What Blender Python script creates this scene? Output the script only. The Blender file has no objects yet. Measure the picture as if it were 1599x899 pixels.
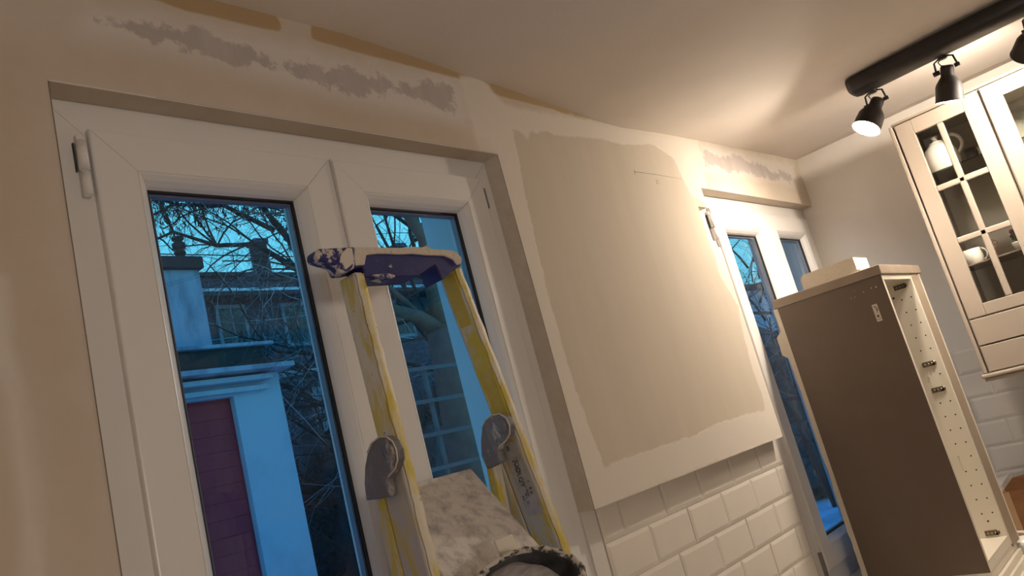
import bpy, bmesh, math, random
import numpy as np
from mathutils import Vector, Matrix

random.seed(7)
rng = np.random.RandomState(7)
SC = bpy.context.scene
COL = SC.collection
EYE = 1.6            # height of the camera above the floor; all z below are given relative to the eye
PI = math.pi

# ------------------------------------------------------------------ camera
CM = np.array([[0.66398314, -0.70349676, -0.25341408],
               [-0.01649533, 0.32504012, -0.94555636],
               [0.74756558, 0.63201362, 0.20421675]])      # rows: right, down, forward
FPX = 1225.545
cam = bpy.data.objects.new('camera', bpy.data.cameras.new('camera'))
COL.objects.link(cam)
R3 = Matrix([[CM[0][i], -CM[1][i], -CM[2][i]] for i in range(3)])
cam.matrix_world = Matrix.Translation((0, 0, EYE)) @ R3.to_4x4()
cam.data.sensor_width = 36.0
cam.data.lens = 36.0 * FPX / 1599.0
cam.data.clip_start = 0.02
cam.data.clip_end = 300
SC.camera = cam

# ------------------------------------------------------------------ view and world
SC.view_settings.view_transform = 'Standard'
SC.view_settings.look = 'None'
SC.view_settings.gamma = 1.0
SC.view_settings.use_curve_mapping = False
SC.view_settings.exposure = 0.0

world = bpy.data.worlds.new('dusk_sky')
SC.world = world
world.use_nodes = True
wn = world.node_tree
wn.nodes.clear()
w_out = wn.nodes.new('ShaderNodeOutputWorld')
w_bg = wn.nodes.new('ShaderNodeBackground')
w_geo = wn.nodes.new('ShaderNodeTexCoord')
w_sep = wn.nodes.new('ShaderNodeSeparateXYZ')
w_rmp = wn.nodes.new('ShaderNodeValToRGB')
wn.links.new(w_geo.outputs['Generated'], w_sep.inputs[0])
wn.links.new(w_sep.outputs['Z'], w_rmp.inputs['Fac'])
wn.links.new(w_rmp.outputs['Color'], w_bg.inputs['Color'])
wn.links.new(w_bg.outputs[0], w_out.inputs[0])
w_rmp.color_ramp.elements[0].position = 0.0
w_rmp.color_ramp.elements[0].color = (0.19, 0.88, 1.12, 1)
w_rmp.color_ramp.elements[1].position = 1.0
w_rmp.color_ramp.elements[1].color = (0.012, 0.15, 0.95, 1)
e = w_rmp.color_ramp.elements.new(0.42)
e.color = (0.15, 0.78, 1.08, 1)
e = w_rmp.color_ramp.elements.new(0.58)
e.color = (0.03, 0.30, 0.95, 1)
w_bg.inputs['Strength'].default_value = 1.0

WARM = (1.0, 0.86, 0.71)
L_HEAD1, L_HEAD2, L_HEAD3, L_GLOBE = 1350.0, 620.0, 900.0, 82.0      # emission strengths of the bulbs

# ------------------------------------------------------------------ helpers
WO = {}


def ray(px, py):
    r = CM.T @ np.array([(px - 799.5) / FPX, (py - 449.5) / FPX, 1.0])
    return r


def at(px, py, axis, val):
    """point measured in the photograph, on the plane axis = val (z relative to the eye)"""
    r = ray(px, py)
    return r * (val / r[axis])


def mat(name, color=(0.8, 0.8, 0.8), rough=0.5, metal=0.0, spec=0.5, noise=0.0, nscale=20.0, bump=0.0, bscale=60.0,
        color2=None, thr=None, coat=0.0, nmap=None):
    m = bpy.data.materials.new(name)
    m.use_nodes = True
    nt = m.node_tree
    b = nt.nodes['Principled BSDF']
    b.inputs['Base Color'].default_value = (*color, 1)
    b.inputs['Roughness'].default_value = rough
    b.inputs['Metallic'].default_value = metal
    b.inputs['Specular IOR Level'].default_value = spec
    b.inputs['Coat Weight'].default_value = coat
    tc = nt.nodes.new('ShaderNodeTexCoord')
    if noise > 0 or color2 is not None:
        n = nt.nodes.new('ShaderNodeTexNoise')
        n.inputs['Scale'].default_value = nscale
        n.inputs['Detail'].default_value = 7
        n.inputs['Roughness'].default_value = 0.62
        src = tc.outputs['Object']
        if nmap:
            mp = nt.nodes.new('ShaderNodeMapping')
            mp.inputs['Scale'].default_value = nmap
            nt.links.new(src, mp.inputs[0])
            src = mp.outputs[0]
        nt.links.new(src, n.inputs['Vector'])
        r = nt.nodes.new('ShaderNodeValToRGB')
        if color2 is None:
            color2 = tuple(c * (1 - noise) for c in color)
        lo, hi = thr or (0.35, 0.65)
        r.color_ramp.elements[0].position = lo
        r.color_ramp.elements[0].color = (*color, 1)
        r.color_ramp.elements[1].position = hi
        r.color_ramp.elements[1].color = (*color2, 1)
        nt.links.new(n.outputs['Fac'], r.inputs['Fac'])
        nt.links.new(r.outputs['Color'], b.inputs['Base Color'])
    if bump > 0:
        n2 = nt.nodes.new('ShaderNodeTexNoise')
        n2.inputs['Scale'].default_value = bscale
        n2.inputs['Detail'].default_value = 5
        nt.links.new(tc.outputs['Object'], n2.inputs['Vector'])
        bp = nt.nodes.new('ShaderNodeBump')
        bp.inputs['Strength'].default_value = bump
        bp.inputs['Distance'].default_value = 0.004
        nt.links.new(n2.outputs['Fac'], bp.inputs['Height'])
        nt.links.new(bp.outputs[0], b.inputs['Normal'])
    return m


def splatter_mat(name, paint, crust, thr=(0.46, 0.52), scale=26.0, dirt=(0.16, 0.13, 0.10), rough=0.55, smear=(0.45, 0.44, 0.42),
                 nmap=(1, 1, 0.35)):
    """painted surface with lumps and smears of dried plaster"""
    m = bpy.data.materials.new(name)
    m.use_nodes = True
    nt = m.node_tree
    b = nt.nodes['Principled BSDF']
    tc = nt.nodes.new('ShaderNodeTexCoord')

    def noise(sc, det, mp=None, w=0):
        n = nt.nodes.new('ShaderNodeTexNoise')
        n.inputs['Scale'].default_value = sc
        n.inputs['Detail'].default_value = det
        n.inputs['Roughness'].default_value = 0.65
        mm = nt.nodes.new('ShaderNodeMapping')
        mm.inputs['Scale'].default_value = mp or (1, 1, 1)
        mm.inputs['Location'].default_value = (w, w * 2, w * 3)
        nt.links.new(tc.outputs['Object'], mm.inputs[0])
        nt.links.new(mm.outputs[0], n.inputs['Vector'])
        return n

    def ramp(src, lo, hi, inv=False):
        r = nt.nodes.new('ShaderNodeMapRange')
        r.inputs['From Min'].default_value = lo
        r.inputs['From Max'].default_value = hi
        nt.links.new(src, r.inputs['Value'])
        return r.outputs[0]

    def mix(fac, a, c):
        x = nt.nodes.new('ShaderNodeMix')
        x.data_type = 'RGBA'
        nt.links.new(fac, x.inputs['Factor'])
        for s, v in (('A', a), ('B', c)):
            if isinstance(v, tuple):
                x.inputs[[i for i, q in enumerate(x.inputs) if q.name == s and q.type == 'RGBA'][0]].default_value = (*v, 1)
            else:
                nt.links.new(v, x.inputs[[i for i, q in enumerate(x.inputs) if q.name == s and q.type == 'RGBA'][0]])
        return [o for o in x.outputs if o.type == 'RGBA'][0]
    n1 = noise(scale, 8, nmap)
    n2 = noise(scale * 0.45, 6, nmap, 3.1)
    n3 = noise(scale * 2.2, 5, None, 7.7)
    f1 = ramp(n1.outputs['Fac'], *thr)
    f2 = ramp(n2.outputs['Fac'], 0.5, 0.62)
    f3 = ramp(n3.outputs['Fac'], 0.64, 0.70)
    c = mix(f2, paint, smear)
    c = mix(f1, c, crust)
    c = mix(f3, c, dirt)
    nt.links.new(c, b.inputs['Base Color'])
    b.inputs['Roughness'].default_value = rough
    bp = nt.nodes.new('ShaderNodeBump')
    bp.inputs['Strength'].default_value = 0.6
    bp.inputs['Distance'].default_value = 0.002
    nt.links.new(n1.outputs['Fac'], bp.inputs['Height'])
    nt.links.new(bp.outputs[0], b.inputs['Normal'])
    return m


def glass_mat(name, tint=(0.93, 0.97, 1.0), refl=1.0):
    m = bpy.data.materials.new(name)
    m.use_nodes = True
    nt = m.node_tree
    nt.nodes.clear()
    o = nt.nodes.new('ShaderNodeOutputMaterial')
    t = nt.nodes.new('ShaderNodeBsdfTransparent')
    t.inputs['Color'].default_value = (*tint, 1)
    g = nt.nodes.new('ShaderNodeBsdfGlossy')
    g.inputs['Roughness'].default_value = 0.01
    # Schlick reflectance, the same from both sides of a thin pane
    ge = nt.nodes.new('ShaderNodeNewGeometry')
    dt = nt.nodes.new('ShaderNodeVectorMath')
    dt.operation = 'DOT_PRODUCT'
    nt.links.new(ge.outputs['Normal'], dt.inputs[0])
    nt.links.new(ge.outputs['Incoming'], dt.inputs[1])
    prev = dt.outputs['Value']
    for op, k in (('ABSOLUTE', 0), ('SUBTRACT', 1.0), ('POWER', 5.0), ('MULTIPLY', 0.96), ('ADD', 0.04), ('MULTIPLY', refl)):
        mu = nt.nodes.new('ShaderNodeMath')
        mu.operation = op
        if op == 'SUBTRACT':
            mu.inputs[0].default_value = k
            nt.links.new(prev, mu.inputs[1])
        else:
            nt.links.new(prev, mu.inputs[0])
            mu.inputs[1].default_value = k
        prev = mu.outputs[0]
    x = nt.nodes.new('ShaderNodeMixShader')
    nt.links.new(prev, x.inputs[0])
    nt.links.new(t.outputs[0], x.inputs[1])
    nt.links.new(g.outputs[0], x.inputs[2])
    nt.links.new(x.outputs[0], o.inputs[0])
    return m


def emit_mat(name, color, strength):
    m = bpy.data.materials.new(name)
    m.use_nodes = True
    b = m.node_tree.nodes['Principled BSDF']
    b.inputs['Base Color'].default_value = (*color, 1)
    b.inputs['Emission Color'].default_value = (*color, 1)
    b.inputs['Emission Strength'].default_value = strength
    return m


def tag(o, label=None, cat=None, group=None, kind=None):
    if label:
        o['label'] = label
    if cat:
        o['category'] = cat
    if group:
        o['group'] = group
    if kind:
        o['kind'] = kind
    return o


class MB:
    """collects shapes in world coordinates (z relative to the eye) and links them as one mesh object"""

    def __init__(s):
        s.v = []
        s.f = []
        s.sm = []

    def add(s, vs, fs, smooth=False):
        b = len(s.v)
        s.v += [tuple(map(float, p)) for p in vs]
        s.f += [tuple(b + i for i in f) for f in fs]
        s.sm += [smooth] * len(fs)
        return s

    def box(s, x0, x1, y0, y1, z0, z1, bev=0.0):
        if bev <= 0:
            vs = [(x, y, z) for x in (x0, x1) for y in (y0, y1) for z in (z0, z1)]
            return s.add(vs, [(0, 1, 3, 2), (4, 6, 7, 5), (0, 4, 5, 1), (2, 3, 7, 6), (0, 2, 6, 4), (1, 5, 7, 3)])
        bm = bmesh.new()
        vs = [bm.verts.new((x, y, z)) for x in (x0, x1) for y in (y0, y1) for z in (z0, z1)]
        for f in [(0, 1, 3, 2), (4, 6, 7, 5), (0, 4, 5, 1), (2, 3, 7, 6), (0, 2, 6, 4), (1, 5, 7, 3)]:
            bm.faces.new([vs[i] for i in f])
        bmesh.ops.bevel(bm, geom=list(bm.edges), offset=bev, segments=2, affect='EDGES', profile=0.5)
        return s.frombm(bm)

    def frombm(s, bm, smooth=False, M=None):
        bm.verts.index_update()
        vs = [tuple((M @ v.co) if M else v.co) for v in bm.verts]
        fs = [[v.index for v in f.verts] for f in bm.faces]
        bm.free()
        return s.add(vs, fs, smooth)

    def tube(s, pts, r, n=8, cap=True, smooth=True, closed=False):
        pts = [Vector(p) for p in pts]
        rs = r if hasattr(r, '__len__') else [r] * len(pts)
        vs = []
        up = None
        k = len(pts)
        for i, p in enumerate(pts):
            if closed:
                d = (pts[(i + 1) % k] - pts[i - 1])
            else:
                d = (pts[min(i + 1, k - 1)] - pts[max(i - 1, 0)])
            d = d.normalized() if d.length > 1e-9 else Vector((0, 0, 1))
            if up is None:
                up = Vector((0, 0, 1)) if abs(d.z) < 0.9 else Vector((1, 0, 0))
            a = d.cross(up)
            if a.length < 1e-6:
                a = d.cross(Vector((1, 0, 0.3)))
            a.normalize()
            up = a.cross(d).normalized()
            for j in range(n):
                t = 2 * PI * j / n
                vs.append(p + (a * math.cos(t) + up * math.sin(t)) * rs[i])
        fs = []
        for i in range(k if closed else k - 1):
            i2 = (i + 1) % k
            for j in range(n):
                j2 = (j + 1) % n
                fs.append((i * n + j, i * n + j2, i2 * n + j2, i2 * n + j))
        if cap and not closed:
            fs.append(tuple(range(n))[::-1])
            fs.append(tuple(range((k - 1) * n, k * n)))
        return s.add(vs, fs, smooth)

    def lathe(s, prof, M, n=24, smooth=True, wob=None, cap=True):
        """prof: (radius, height) list around local z, placed by matrix M"""
        vs = []
        for i, (r, h) in enumerate(prof):
            for j in range(n):
                t = 2 * PI * j / n
                q = wob(i, t) if wob else 1.0
                vs.append(M @ Vector((r * q * math.cos(t), r * q * math.sin(t), h)))
        fs = []
        for i in range(len(prof) - 1):
            for j in range(n):
                j2 = (j + 1) % n
                fs.append((i * n + j, i * n + j2, (i + 1) * n + j2, (i + 1) * n + j))
        if cap and prof[0][0] > 1e-6:
            fs.append(tuple(range(n))[::-1])
        return s.add(vs, fs, smooth)

    def prism(s, poly, d):
        """poly: 3-D outline, extruded by vector d"""
        n = len(poly)
        d = np.array(d, float)
        vs = [np.array(p, float) for p in poly] + [np.array(p, float) + d for p in poly]
        fs = [tuple(range(n)), tuple(range(n, 2 * n))[::-1]]
        for i in range(n):
            j = (i + 1) % n
            fs.append((i, i + n, j + n, j))
        return s.add(vs, fs)

    def hexa(s, A, B):
        """two quads (corner lists) joined to a solid"""
        return s.add(list(A) + list(B), [(3, 2, 1, 0), (4, 5, 6, 7), (0, 1, 5, 4), (1, 2, 6, 5), (2, 3, 7, 6), (3, 0, 4, 7)])

    def build(s, name, m, parent=None, origin=None, bevel=0.0, seg=2, solid=False):
        arr = np.array(s.v, float)
        if parent is not None:
            o0 = WO[parent.name] if origin is None else np.array(origin, float)
        elif origin is not None:
            o0 = np.array(origin, float)
        else:
            lo, hi = arr.min(0), arr.max(0)
            o0 = np.array([(lo[0] + hi[0]) / 2, (lo[1] + hi[1]) / 2, lo[2]])
        me = bpy.data.meshes.new(name)
        me.from_pydata([tuple(p) for p in (arr - o0)], [], s.f)
        me.polygons.foreach_set('use_smooth', s.sm)
        me.update()
        bm = bmesh.new()
        bm.from_mesh(me)
        bmesh.ops.recalc_face_normals(bm, faces=bm.faces)
        bm.to_mesh(me)
        bm.free()
        me.materials.append(m)
        o = bpy.data.objects.new(name, me)
        COL.objects.link(o)
        if parent is not None:
            o.parent = parent
            o.location = tuple(o0 - WO[parent.name])
        else:
            o.location = (o0[0], o0[1], o0[2] + EYE)
        WO[o.name] = o0
        if bevel > 0:
            md = o.modifiers.new('bevel', 'BEVEL')
            md.width = bevel
            md.segments = seg
            md.limit_method = 'ANGLE'
        return o


def thing(name, loc, label=None, cat=None, group=None, kind=None):
    o = bpy.data.objects.new(name, None)
    o.empty_display_size = 0.05
    COL.objects.link(o)
    o.location = (loc[0], loc[1], loc[2] + EYE)
    WO[o.name] = np.array(loc, float)
    return tag(o, label, cat, group, kind)


def text_mesh(name, body, size, M, m, parent, depth=0.0004):
    cu = bpy.data.curves.new(name, 'FONT')
    cu.body = body
    cu.size = size
    cu.extrude = depth
    tmp = bpy.data.objects.new('tmp', cu)
    COL.objects.link(tmp)
    dg = bpy.context.evaluated_depsgraph_get()
    me = bpy.data.meshes.new_from_object(tmp.evaluated_get(dg))
    bpy.data.objects.remove(tmp)
    mb = MB()
    mb.add([M @ v.co for v in me.vertices], [tuple(p.vertices) for p in me.polygons])
    return mb.build(name, m, parent)


# ------------------------------------------------------------------ materials
M = {}
M['upvc'] = mat('white_upvc', (0.74, 0.72, 0.69), 0.32, noise=0.03, nscale=3)
M['gasket'] = mat('black_rubber_gasket', (0.012, 0.013, 0.018), 0.55)
M['spacer'] = mat('grey_spacer_bar', (0.16, 0.18, 0.22), 0.4, metal=0.3)
M['glass'] = glass_mat('window_glass', (0.95, 0.97, 1.0), 1.0)
M['cab_glass'] = glass_mat('cabinet_glass', (0.96, 0.97, 0.96), 1.2)
M['tile'] = mat('white_glazed_tile', (0.77, 0.71, 0.62), 0.16, noise=0.04, nscale=8)
M['grout'] = mat('cream_grout', (0.60, 0.55, 0.48), 0.8, noise=0.1, nscale=60)
M['white_paint'] = mat('white_wall_paint', (0.72, 0.68, 0.62), 0.75, noise=0.05, nscale=4, bump=0.15, bscale=120)
M['ceiling'] = mat('white_ceiling_paint', (0.78, 0.71, 0.635), 0.8, noise=0.06, nscale=2.2, bump=0.12, bscale=90)
M['hinge_grey'] = mat('grey_hinge_metal', (0.30, 0.28, 0.25), 0.4, metal=0.6)
M['black'] = mat('black_lamp_metal', (0.020, 0.016, 0.014), 0.5, noise=0.2, nscale=30)
M['lampgrey'] = mat('dark_grey_lamp_metal', (0.028, 0.022, 0.017), 0.55, noise=0.15, nscale=40)
M['lampwhite'] = mat('white_lamp_lining', (0.85, 0.83, 0.8), 0.4)
M['bulb'] = emit_mat('lit_bulb', (1.0, 0.86, 0.62), 30.0)
M['cabgrey'] = mat('beige_grey_cabinet_lacquer', (0.385, 0.325, 0.265), 0.42, noise=0.03, nscale=5)
M['cabin'] = mat('white_cabinet_lining', (0.66, 0.61, 0.52), 0.5, noise=0.03, nscale=4)
M['brown'] = mat('brown_grey_side_panel', (0.155, 0.112, 0.082), 0.5, noise=0.08, nscale=6, bump=0.05, bscale=200)
M['melamine'] = mat('white_melamine', (0.72, 0.66, 0.55), 0.38, noise=0.02, nscale=5)
M['topboard'] = mat('taupe_top_board', (0.30, 0.235, 0.18), 0.45, noise=0.15, nscale=14)
M['taupe'] = mat('taupe_filler_panel', (0.36, 0.285, 0.21), 0.5, noise=0.06, nscale=8)
M['foam'] = mat('cream_foam', (0.70, 0.62, 0.50), 0.9, bump=0.5, bscale=90)
M['hole'] = mat('dark_hole', (0.02, 0.017, 0.014), 0.9)
M['steel'] = mat('brass_toned_steel', (0.22, 0.17, 0.10), 0.4, metal=0.7, noise=0.5, nscale=160)
M['paper'] = mat('white_paper', (0.62, 0.55, 0.48), 0.7)
M['ink'] = mat('faded_ink', (0.08, 0.07, 0.06), 0.8)
M['black_ink'] = mat('black_ink', (0.01, 0.01, 0.012), 0.7)
M['ceramic'] = mat('white_ceramic', (0.84, 0.80, 0.72), 0.15, coat=0.3)
M['darkceramic'] = mat('black_ceramic', (0.03, 0.025, 0.022), 0.3)
M['worktop'] = mat('white_worktop', (0.72, 0.68, 0.60), 0.35, noise=0.04, nscale=7)
M['cardboard'] = mat('brown_cardboard', (0.27, 0.12, 0.045), 0.8, noise=0.2, nscale=10, nmap=(1, 1, 5))
M['cardlight'] = mat('light_cardboard_edge', (0.48, 0.30, 0.16), 0.8, noise=0.1, nscale=20)
M['flower'] = mat('dark_red_petals', (0.16, 0.03, 0.03), 0.7)
M['leafg'] = mat('dark_green_leaf', (0.05, 0.08, 0.03), 0.7)
M['rust'] = mat('rusty_wire_letters', (0.20, 0.09, 0.05), 0.6, metal=0.4)
M['yellow'] = splatter_mat('yellow_ladder_paint_with_plaster', (0.56, 0.42, 0.035), (0.56, 0.52, 0.44), thr=(0.475, 0.56), scale=26)
M['yellow_light'] = splatter_mat('pale_yellow_ladder_paint_with_plaster', (0.62, 0.48, 0.09), (0.66, 0.60, 0.47), thr=(0.43, 0.57), scale=34, smear=(0.60, 0.52, 0.30))
M['stile'] = splatter_mat('stile_paint_with_grey_smears', (0.52, 0.38, 0.03), (0.44, 0.41, 0.37), thr=(0.42, 0.50), scale=20)
M['yellow_clean'] = mat('clean_yellow_ladder_paint', (0.52, 0.35, 0.012), 0.45, color2=(0.56, 0.44, 0.12), nscale=14, thr=(0.52, 0.75))
M['blue'] = splatter_mat('blue_plastic_with_plaster', (0.018, 0.018, 0.125), (0.52, 0.47, 0.42), thr=(0.50, 0.55), scale=55,
                         smear=(0.025, 0.024, 0.15), nmap=(1, 1, 1))
M['blue_clean'] = splatter_mat('blue_plastic_with_few_drops', (0.014, 0.015, 0.115), (0.5, 0.47, 0.45), thr=(0.66, 0.69), scale=42,
                               smear=(0.02, 0.022, 0.14), dirt=(0.012, 0.012, 0.08), nmap=(1, 1, 1))
M['crust'] = mat('dried_plaster_crust', (0.60, 0.53, 0.43), 0.85, color2=(0.16, 0.11, 0.10), nscale=60, thr=(0.62, 0.72), bump=0.8, bscale=110)
M['greyp'] = splatter_mat('grey_plastic_with_plaster', (0.15, 0.14, 0.15), (0.46, 0.43, 0.41), thr=(0.55, 0.66), scale=42,
                          smear=(0.21, 0.20, 0.205), nmap=(1, 1, 0.6))
M['plate'] = mat('plaster_dusted_platform', (0.62, 0.565, 0.50), 0.8, color2=(0.29, 0.26, 0.24), nscale=44, thr=(0.46, 0.74), bump=0.7, bscale=70)
M['label'] = mat('worn_grey_sticker', (0.42, 0.40, 0.385), 0.5, noise=0.25, nscale=50)
M['rubber'] = splatter_mat('black_rubber_with_plaster', (0.03, 0.032, 0.035), (0.50, 0.46, 0.40), thr=(0.53, 0.60), scale=48,
                           smear=(0.06, 0.055, 0.05), nmap=(1, 1, 1))
M['rimcrust'] = mat('plaster_splashed_rim', (0.56, 0.50, 0.42), 0.8, color2=(0.05, 0.045, 0.04), nscale=70, thr=(0.50, 0.58), bump=0.8, bscale=90)
M['rubberin'] = mat('wet_black_rubber', (0.022, 0.025, 0.028), 0.5, color2=(0.07, 0.07, 0.07), nscale=30)
M['wetplaster'] = mat('grey_wet_plaster', (0.36, 0.33, 0.305), 0.7, color2=(0.19, 0.175, 0.165), nscale=34, thr=(0.45, 0.75), bump=0.9, bscale=60, nmap=(1, 3, 1))
# outdoors
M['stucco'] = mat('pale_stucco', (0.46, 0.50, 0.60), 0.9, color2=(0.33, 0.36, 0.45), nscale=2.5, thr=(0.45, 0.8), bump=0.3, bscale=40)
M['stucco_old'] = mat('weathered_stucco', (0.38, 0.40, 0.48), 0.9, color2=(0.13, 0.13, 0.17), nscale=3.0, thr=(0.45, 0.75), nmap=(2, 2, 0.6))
M['darkcap'] = mat('dark_roof_edge', (0.04, 0.035, 0.035), 0.8, noise=0.3, nscale=6)
M['reddoor'] = mat('dark_red_door', (0.50, 0.035, 0.055), 0.6, spec=0.2, noise=0.25, nscale=3)
M['snow'] = mat('old_snow', (0.80, 0.80, 0.80), 0.85, color2=(0.35, 0.34, 0.32), nscale=0.7, thr=(0.48, 0.66), bump=0.4, bscale=3)
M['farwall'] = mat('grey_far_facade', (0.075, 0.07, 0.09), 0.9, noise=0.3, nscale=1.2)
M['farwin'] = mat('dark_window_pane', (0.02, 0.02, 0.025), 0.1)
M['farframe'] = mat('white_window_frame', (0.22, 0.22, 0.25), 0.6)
M['bark'] = mat('dark_bark', (0.045, 0.035, 0.03), 0.9, noise=0.4, nscale=14, bump=0.8, bscale=30)
M['barkgrey'] = mat('reflection_tinted_bark', (0.22, 0.11, 0.08), 0.9, noise=0.35, nscale=9, bump=0.8, bscale=24)  # reddish brown put into the bark for warm room reflections in the pane
M['twig'] = mat('dark_twig', (0.030, 0.024, 0.022), 0.9)
M['frost'] = mat('frosted_twig', (0.36, 0.36, 0.38), 0.9)
M['hedge'] = mat('dark_evergreen', (0.075, 0.085, 0.08), 0.9, noise=0.4, nscale=6)
M['trellis'] = mat('weathered_white_slat', (0.19, 0.16, 0.15), 0.8, noise=0.2, nscale=20)


# plaster wall: several masks carried as signed distances, edges broken up by noise
def plaster_material():
    m = bpy.data.materials.new('patched_plaster')
    m.use_nodes = True
    nt = m.node_tree
    b = nt.nodes['Principled BSDF']
    b.inputs['Roughness'].default_value = 0.85
    b.inputs['Specular IOR Level'].default_value = 0.2
    tc = nt.nodes.new('ShaderNodeTexCoord')

    def noise(sc, det, loc=0, rgh=0.6, mp=(1, 1, 1)):
        mm = nt.nodes.new('ShaderNodeMapping')
        mm.inputs['Location'].default_value = (loc, loc, loc)
        mm.inputs['Scale'].default_value = mp
        nt.links.new(tc.outputs['Object'], mm.inputs[0])
        n = nt.nodes.new('ShaderNodeTexNoise')
        n.inputs['Scale'].default_value = sc
        n.inputs['Detail'].default_value = det
        n.inputs['Roughness'].default_value = rgh
        nt.links.new(mm.outputs[0], n.inputs['Vector'])
        return n.outputs['Fac']

    def math2(op, a, c):
        x = nt.nodes.new('ShaderNodeMath')
        x.operation = op
        for i, v in enumerate((a, c)):
            if isinstance(v, (int, float)):
                x.inputs[i].default_value = v
            else:
                nt.links.new(v, x.inputs[i])
        return x.outputs[0]

    def mrange(v, lo, hi, a=0.0, c=1.0):
        x = nt.nodes.new('ShaderNodeMapRange')
        x.inputs['From Min'].default_value = lo
        x.inputs['From Max'].default_value = hi
        x.inputs['To Min'].default_value = a
        x.inputs['To Max'].default_value = c
        nt.links.new(v, x.inputs['Value'])
        return x.outputs[0]

    def mix(fac, a, c):
        x = nt.nodes.new('ShaderNodeMix')
        x.data_type = 'RGBA'
        nt.links.new(fac, x.inputs[0])
        for i, v in ((6, a), (7, c)):
            if isinstance(v, tuple):
                x.inputs[i].default_value = (*v, 1)
            else:
                nt.links.new(v, x.inputs[i])
        return x.outputs[2]

    def sd(name):
        a = nt.nodes.new('ShaderNodeAttribute')
        a.attribute_name = name
        s = nt.nodes.new('ShaderNodeSeparateXYZ')
        nt.links.new(a.outputs['Vector'], s.inputs[0])
        return s.outputs

    A, B = sd('sd_a'), sd('sd_b')
    nf = noise(34, 8, 0, 0.7)          # ragged
    nm = noise(9, 6, 5, 0.6)
    nl = noise(2.3, 4, 9, 0.5)
    ns = noise(5, 5, 2, 0.6, (3, 1, 0.4))

    def mask(s, amp_f, amp_m, soft):
        v = math2('ADD', s, math2('MULTIPLY', math2('SUBTRACT', nf, 0.5), amp_f))
        v = math2('ADD', v, math2('MULTIPLY', math2('SUBTRACT', nm, 0.5), amp_m))
        return mrange(v, soft, -soft)      # 1 inside (negative distance)

    base = mix(mrange(nl, 0.35, 0.68), (0.60, 0.525, 0.435), (0.54, 0.455, 0.36))
    base = mix(mrange(nm, 0.5, 0.9, 0, 0.5), base, (0.66, 0.585, 0.49))
    col = mix(mask(A[1], 0.05, 0.05, 0.022), base, (0.655, 0.60, 0.54))           # skim coat halo
    gm = mask(A[0], 0.095, 0.11, 0.006)
    col = mix(math2('MULTIPLY', gm, mrange(ns, 0.25, 0.55, 0.55, 1.0)), col, (0.455, 0.405, 0.375))      # grey filler
    col = mix(math2('MULTIPLY', mask(A[2], 0.008, 0.004, 0.003), 0.9), col, (0.42, 0.29, 0.15))        # ochre old paint
    wm = mask(B[1], 0.03, 0.03, 0.009)
    col = mix(math2('MULTIPLY', wm, 0.9), col, (0.69, 0.63, 0.545))              # cream joint compound
    pm = mask(B[0], 0.022, 0.022, 0.0035)
    board = mix(mrange(ns, 0.3, 0.7), (0.575, 0.505, 0.405), (0.545, 0.475, 0.38))
    col = mix(pm, col, board)                                                     # bare board
    um = mask(B[2], 0.09, 0.08, 0.05)
    col = mix(math2('MULTIPLY', um, 0.45), col, (0.50, 0.40, 0.29))              # yellowed old plaster
    nt.links.new(col, b.inputs['Base Color'])
    h = math2('ADD', math2('MULTIPLY', pm, -0.6), math2('MULTIPLY', nf, 0.22))
    h = math2('ADD', h, math2('MULTIPLY', gm, -0.25))
    bp = nt.nodes.new('ShaderNodeBump')
    bp.inputs['Strength'].default_value = 0.5
    bp.inputs['Distance'].default_value = 0.003
    nt.links.new(h, bp.inputs['Height'])
    nt.links.new(bp.outputs[0], b.inputs['Normal'])
    return m


M['plaster'] = plaster_material()


def poly_sd(P, X, Z):
    """signed distance (negative inside) of points to polygon P in the wall plane"""
    P = np.array(P, float)
    n = len(P)
    d = np.full(X.shape, 1e9)
    ins = np.zeros(X.shape, bool)
    for i in range(n):
        a, c = P[i], P[(i + 1) % n]
        ab = c - a
        t = np.clip(((X - a[0]) * ab[0] + (Z - a[1]) * ab[1]) / (ab @ ab + 1e-12), 0, 1)
        d = np.minimum(d, np.hypot(X - a[0] - t * ab[0], Z - a[1] - t * ab[1]))
        cr = ((a[1] > Z) != (c[1] > Z)) & (X < (c[0] - a[0]) * (Z - a[1]) / (c[1] - a[1] + 1e-12) + a[0])
        ins ^= cr
    return np.where(ins, -d, d)


def wp(*pts):
    return [tuple(at(x, y, 1, 1.2)[[0, 2]]) for x, y in pts]


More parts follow.
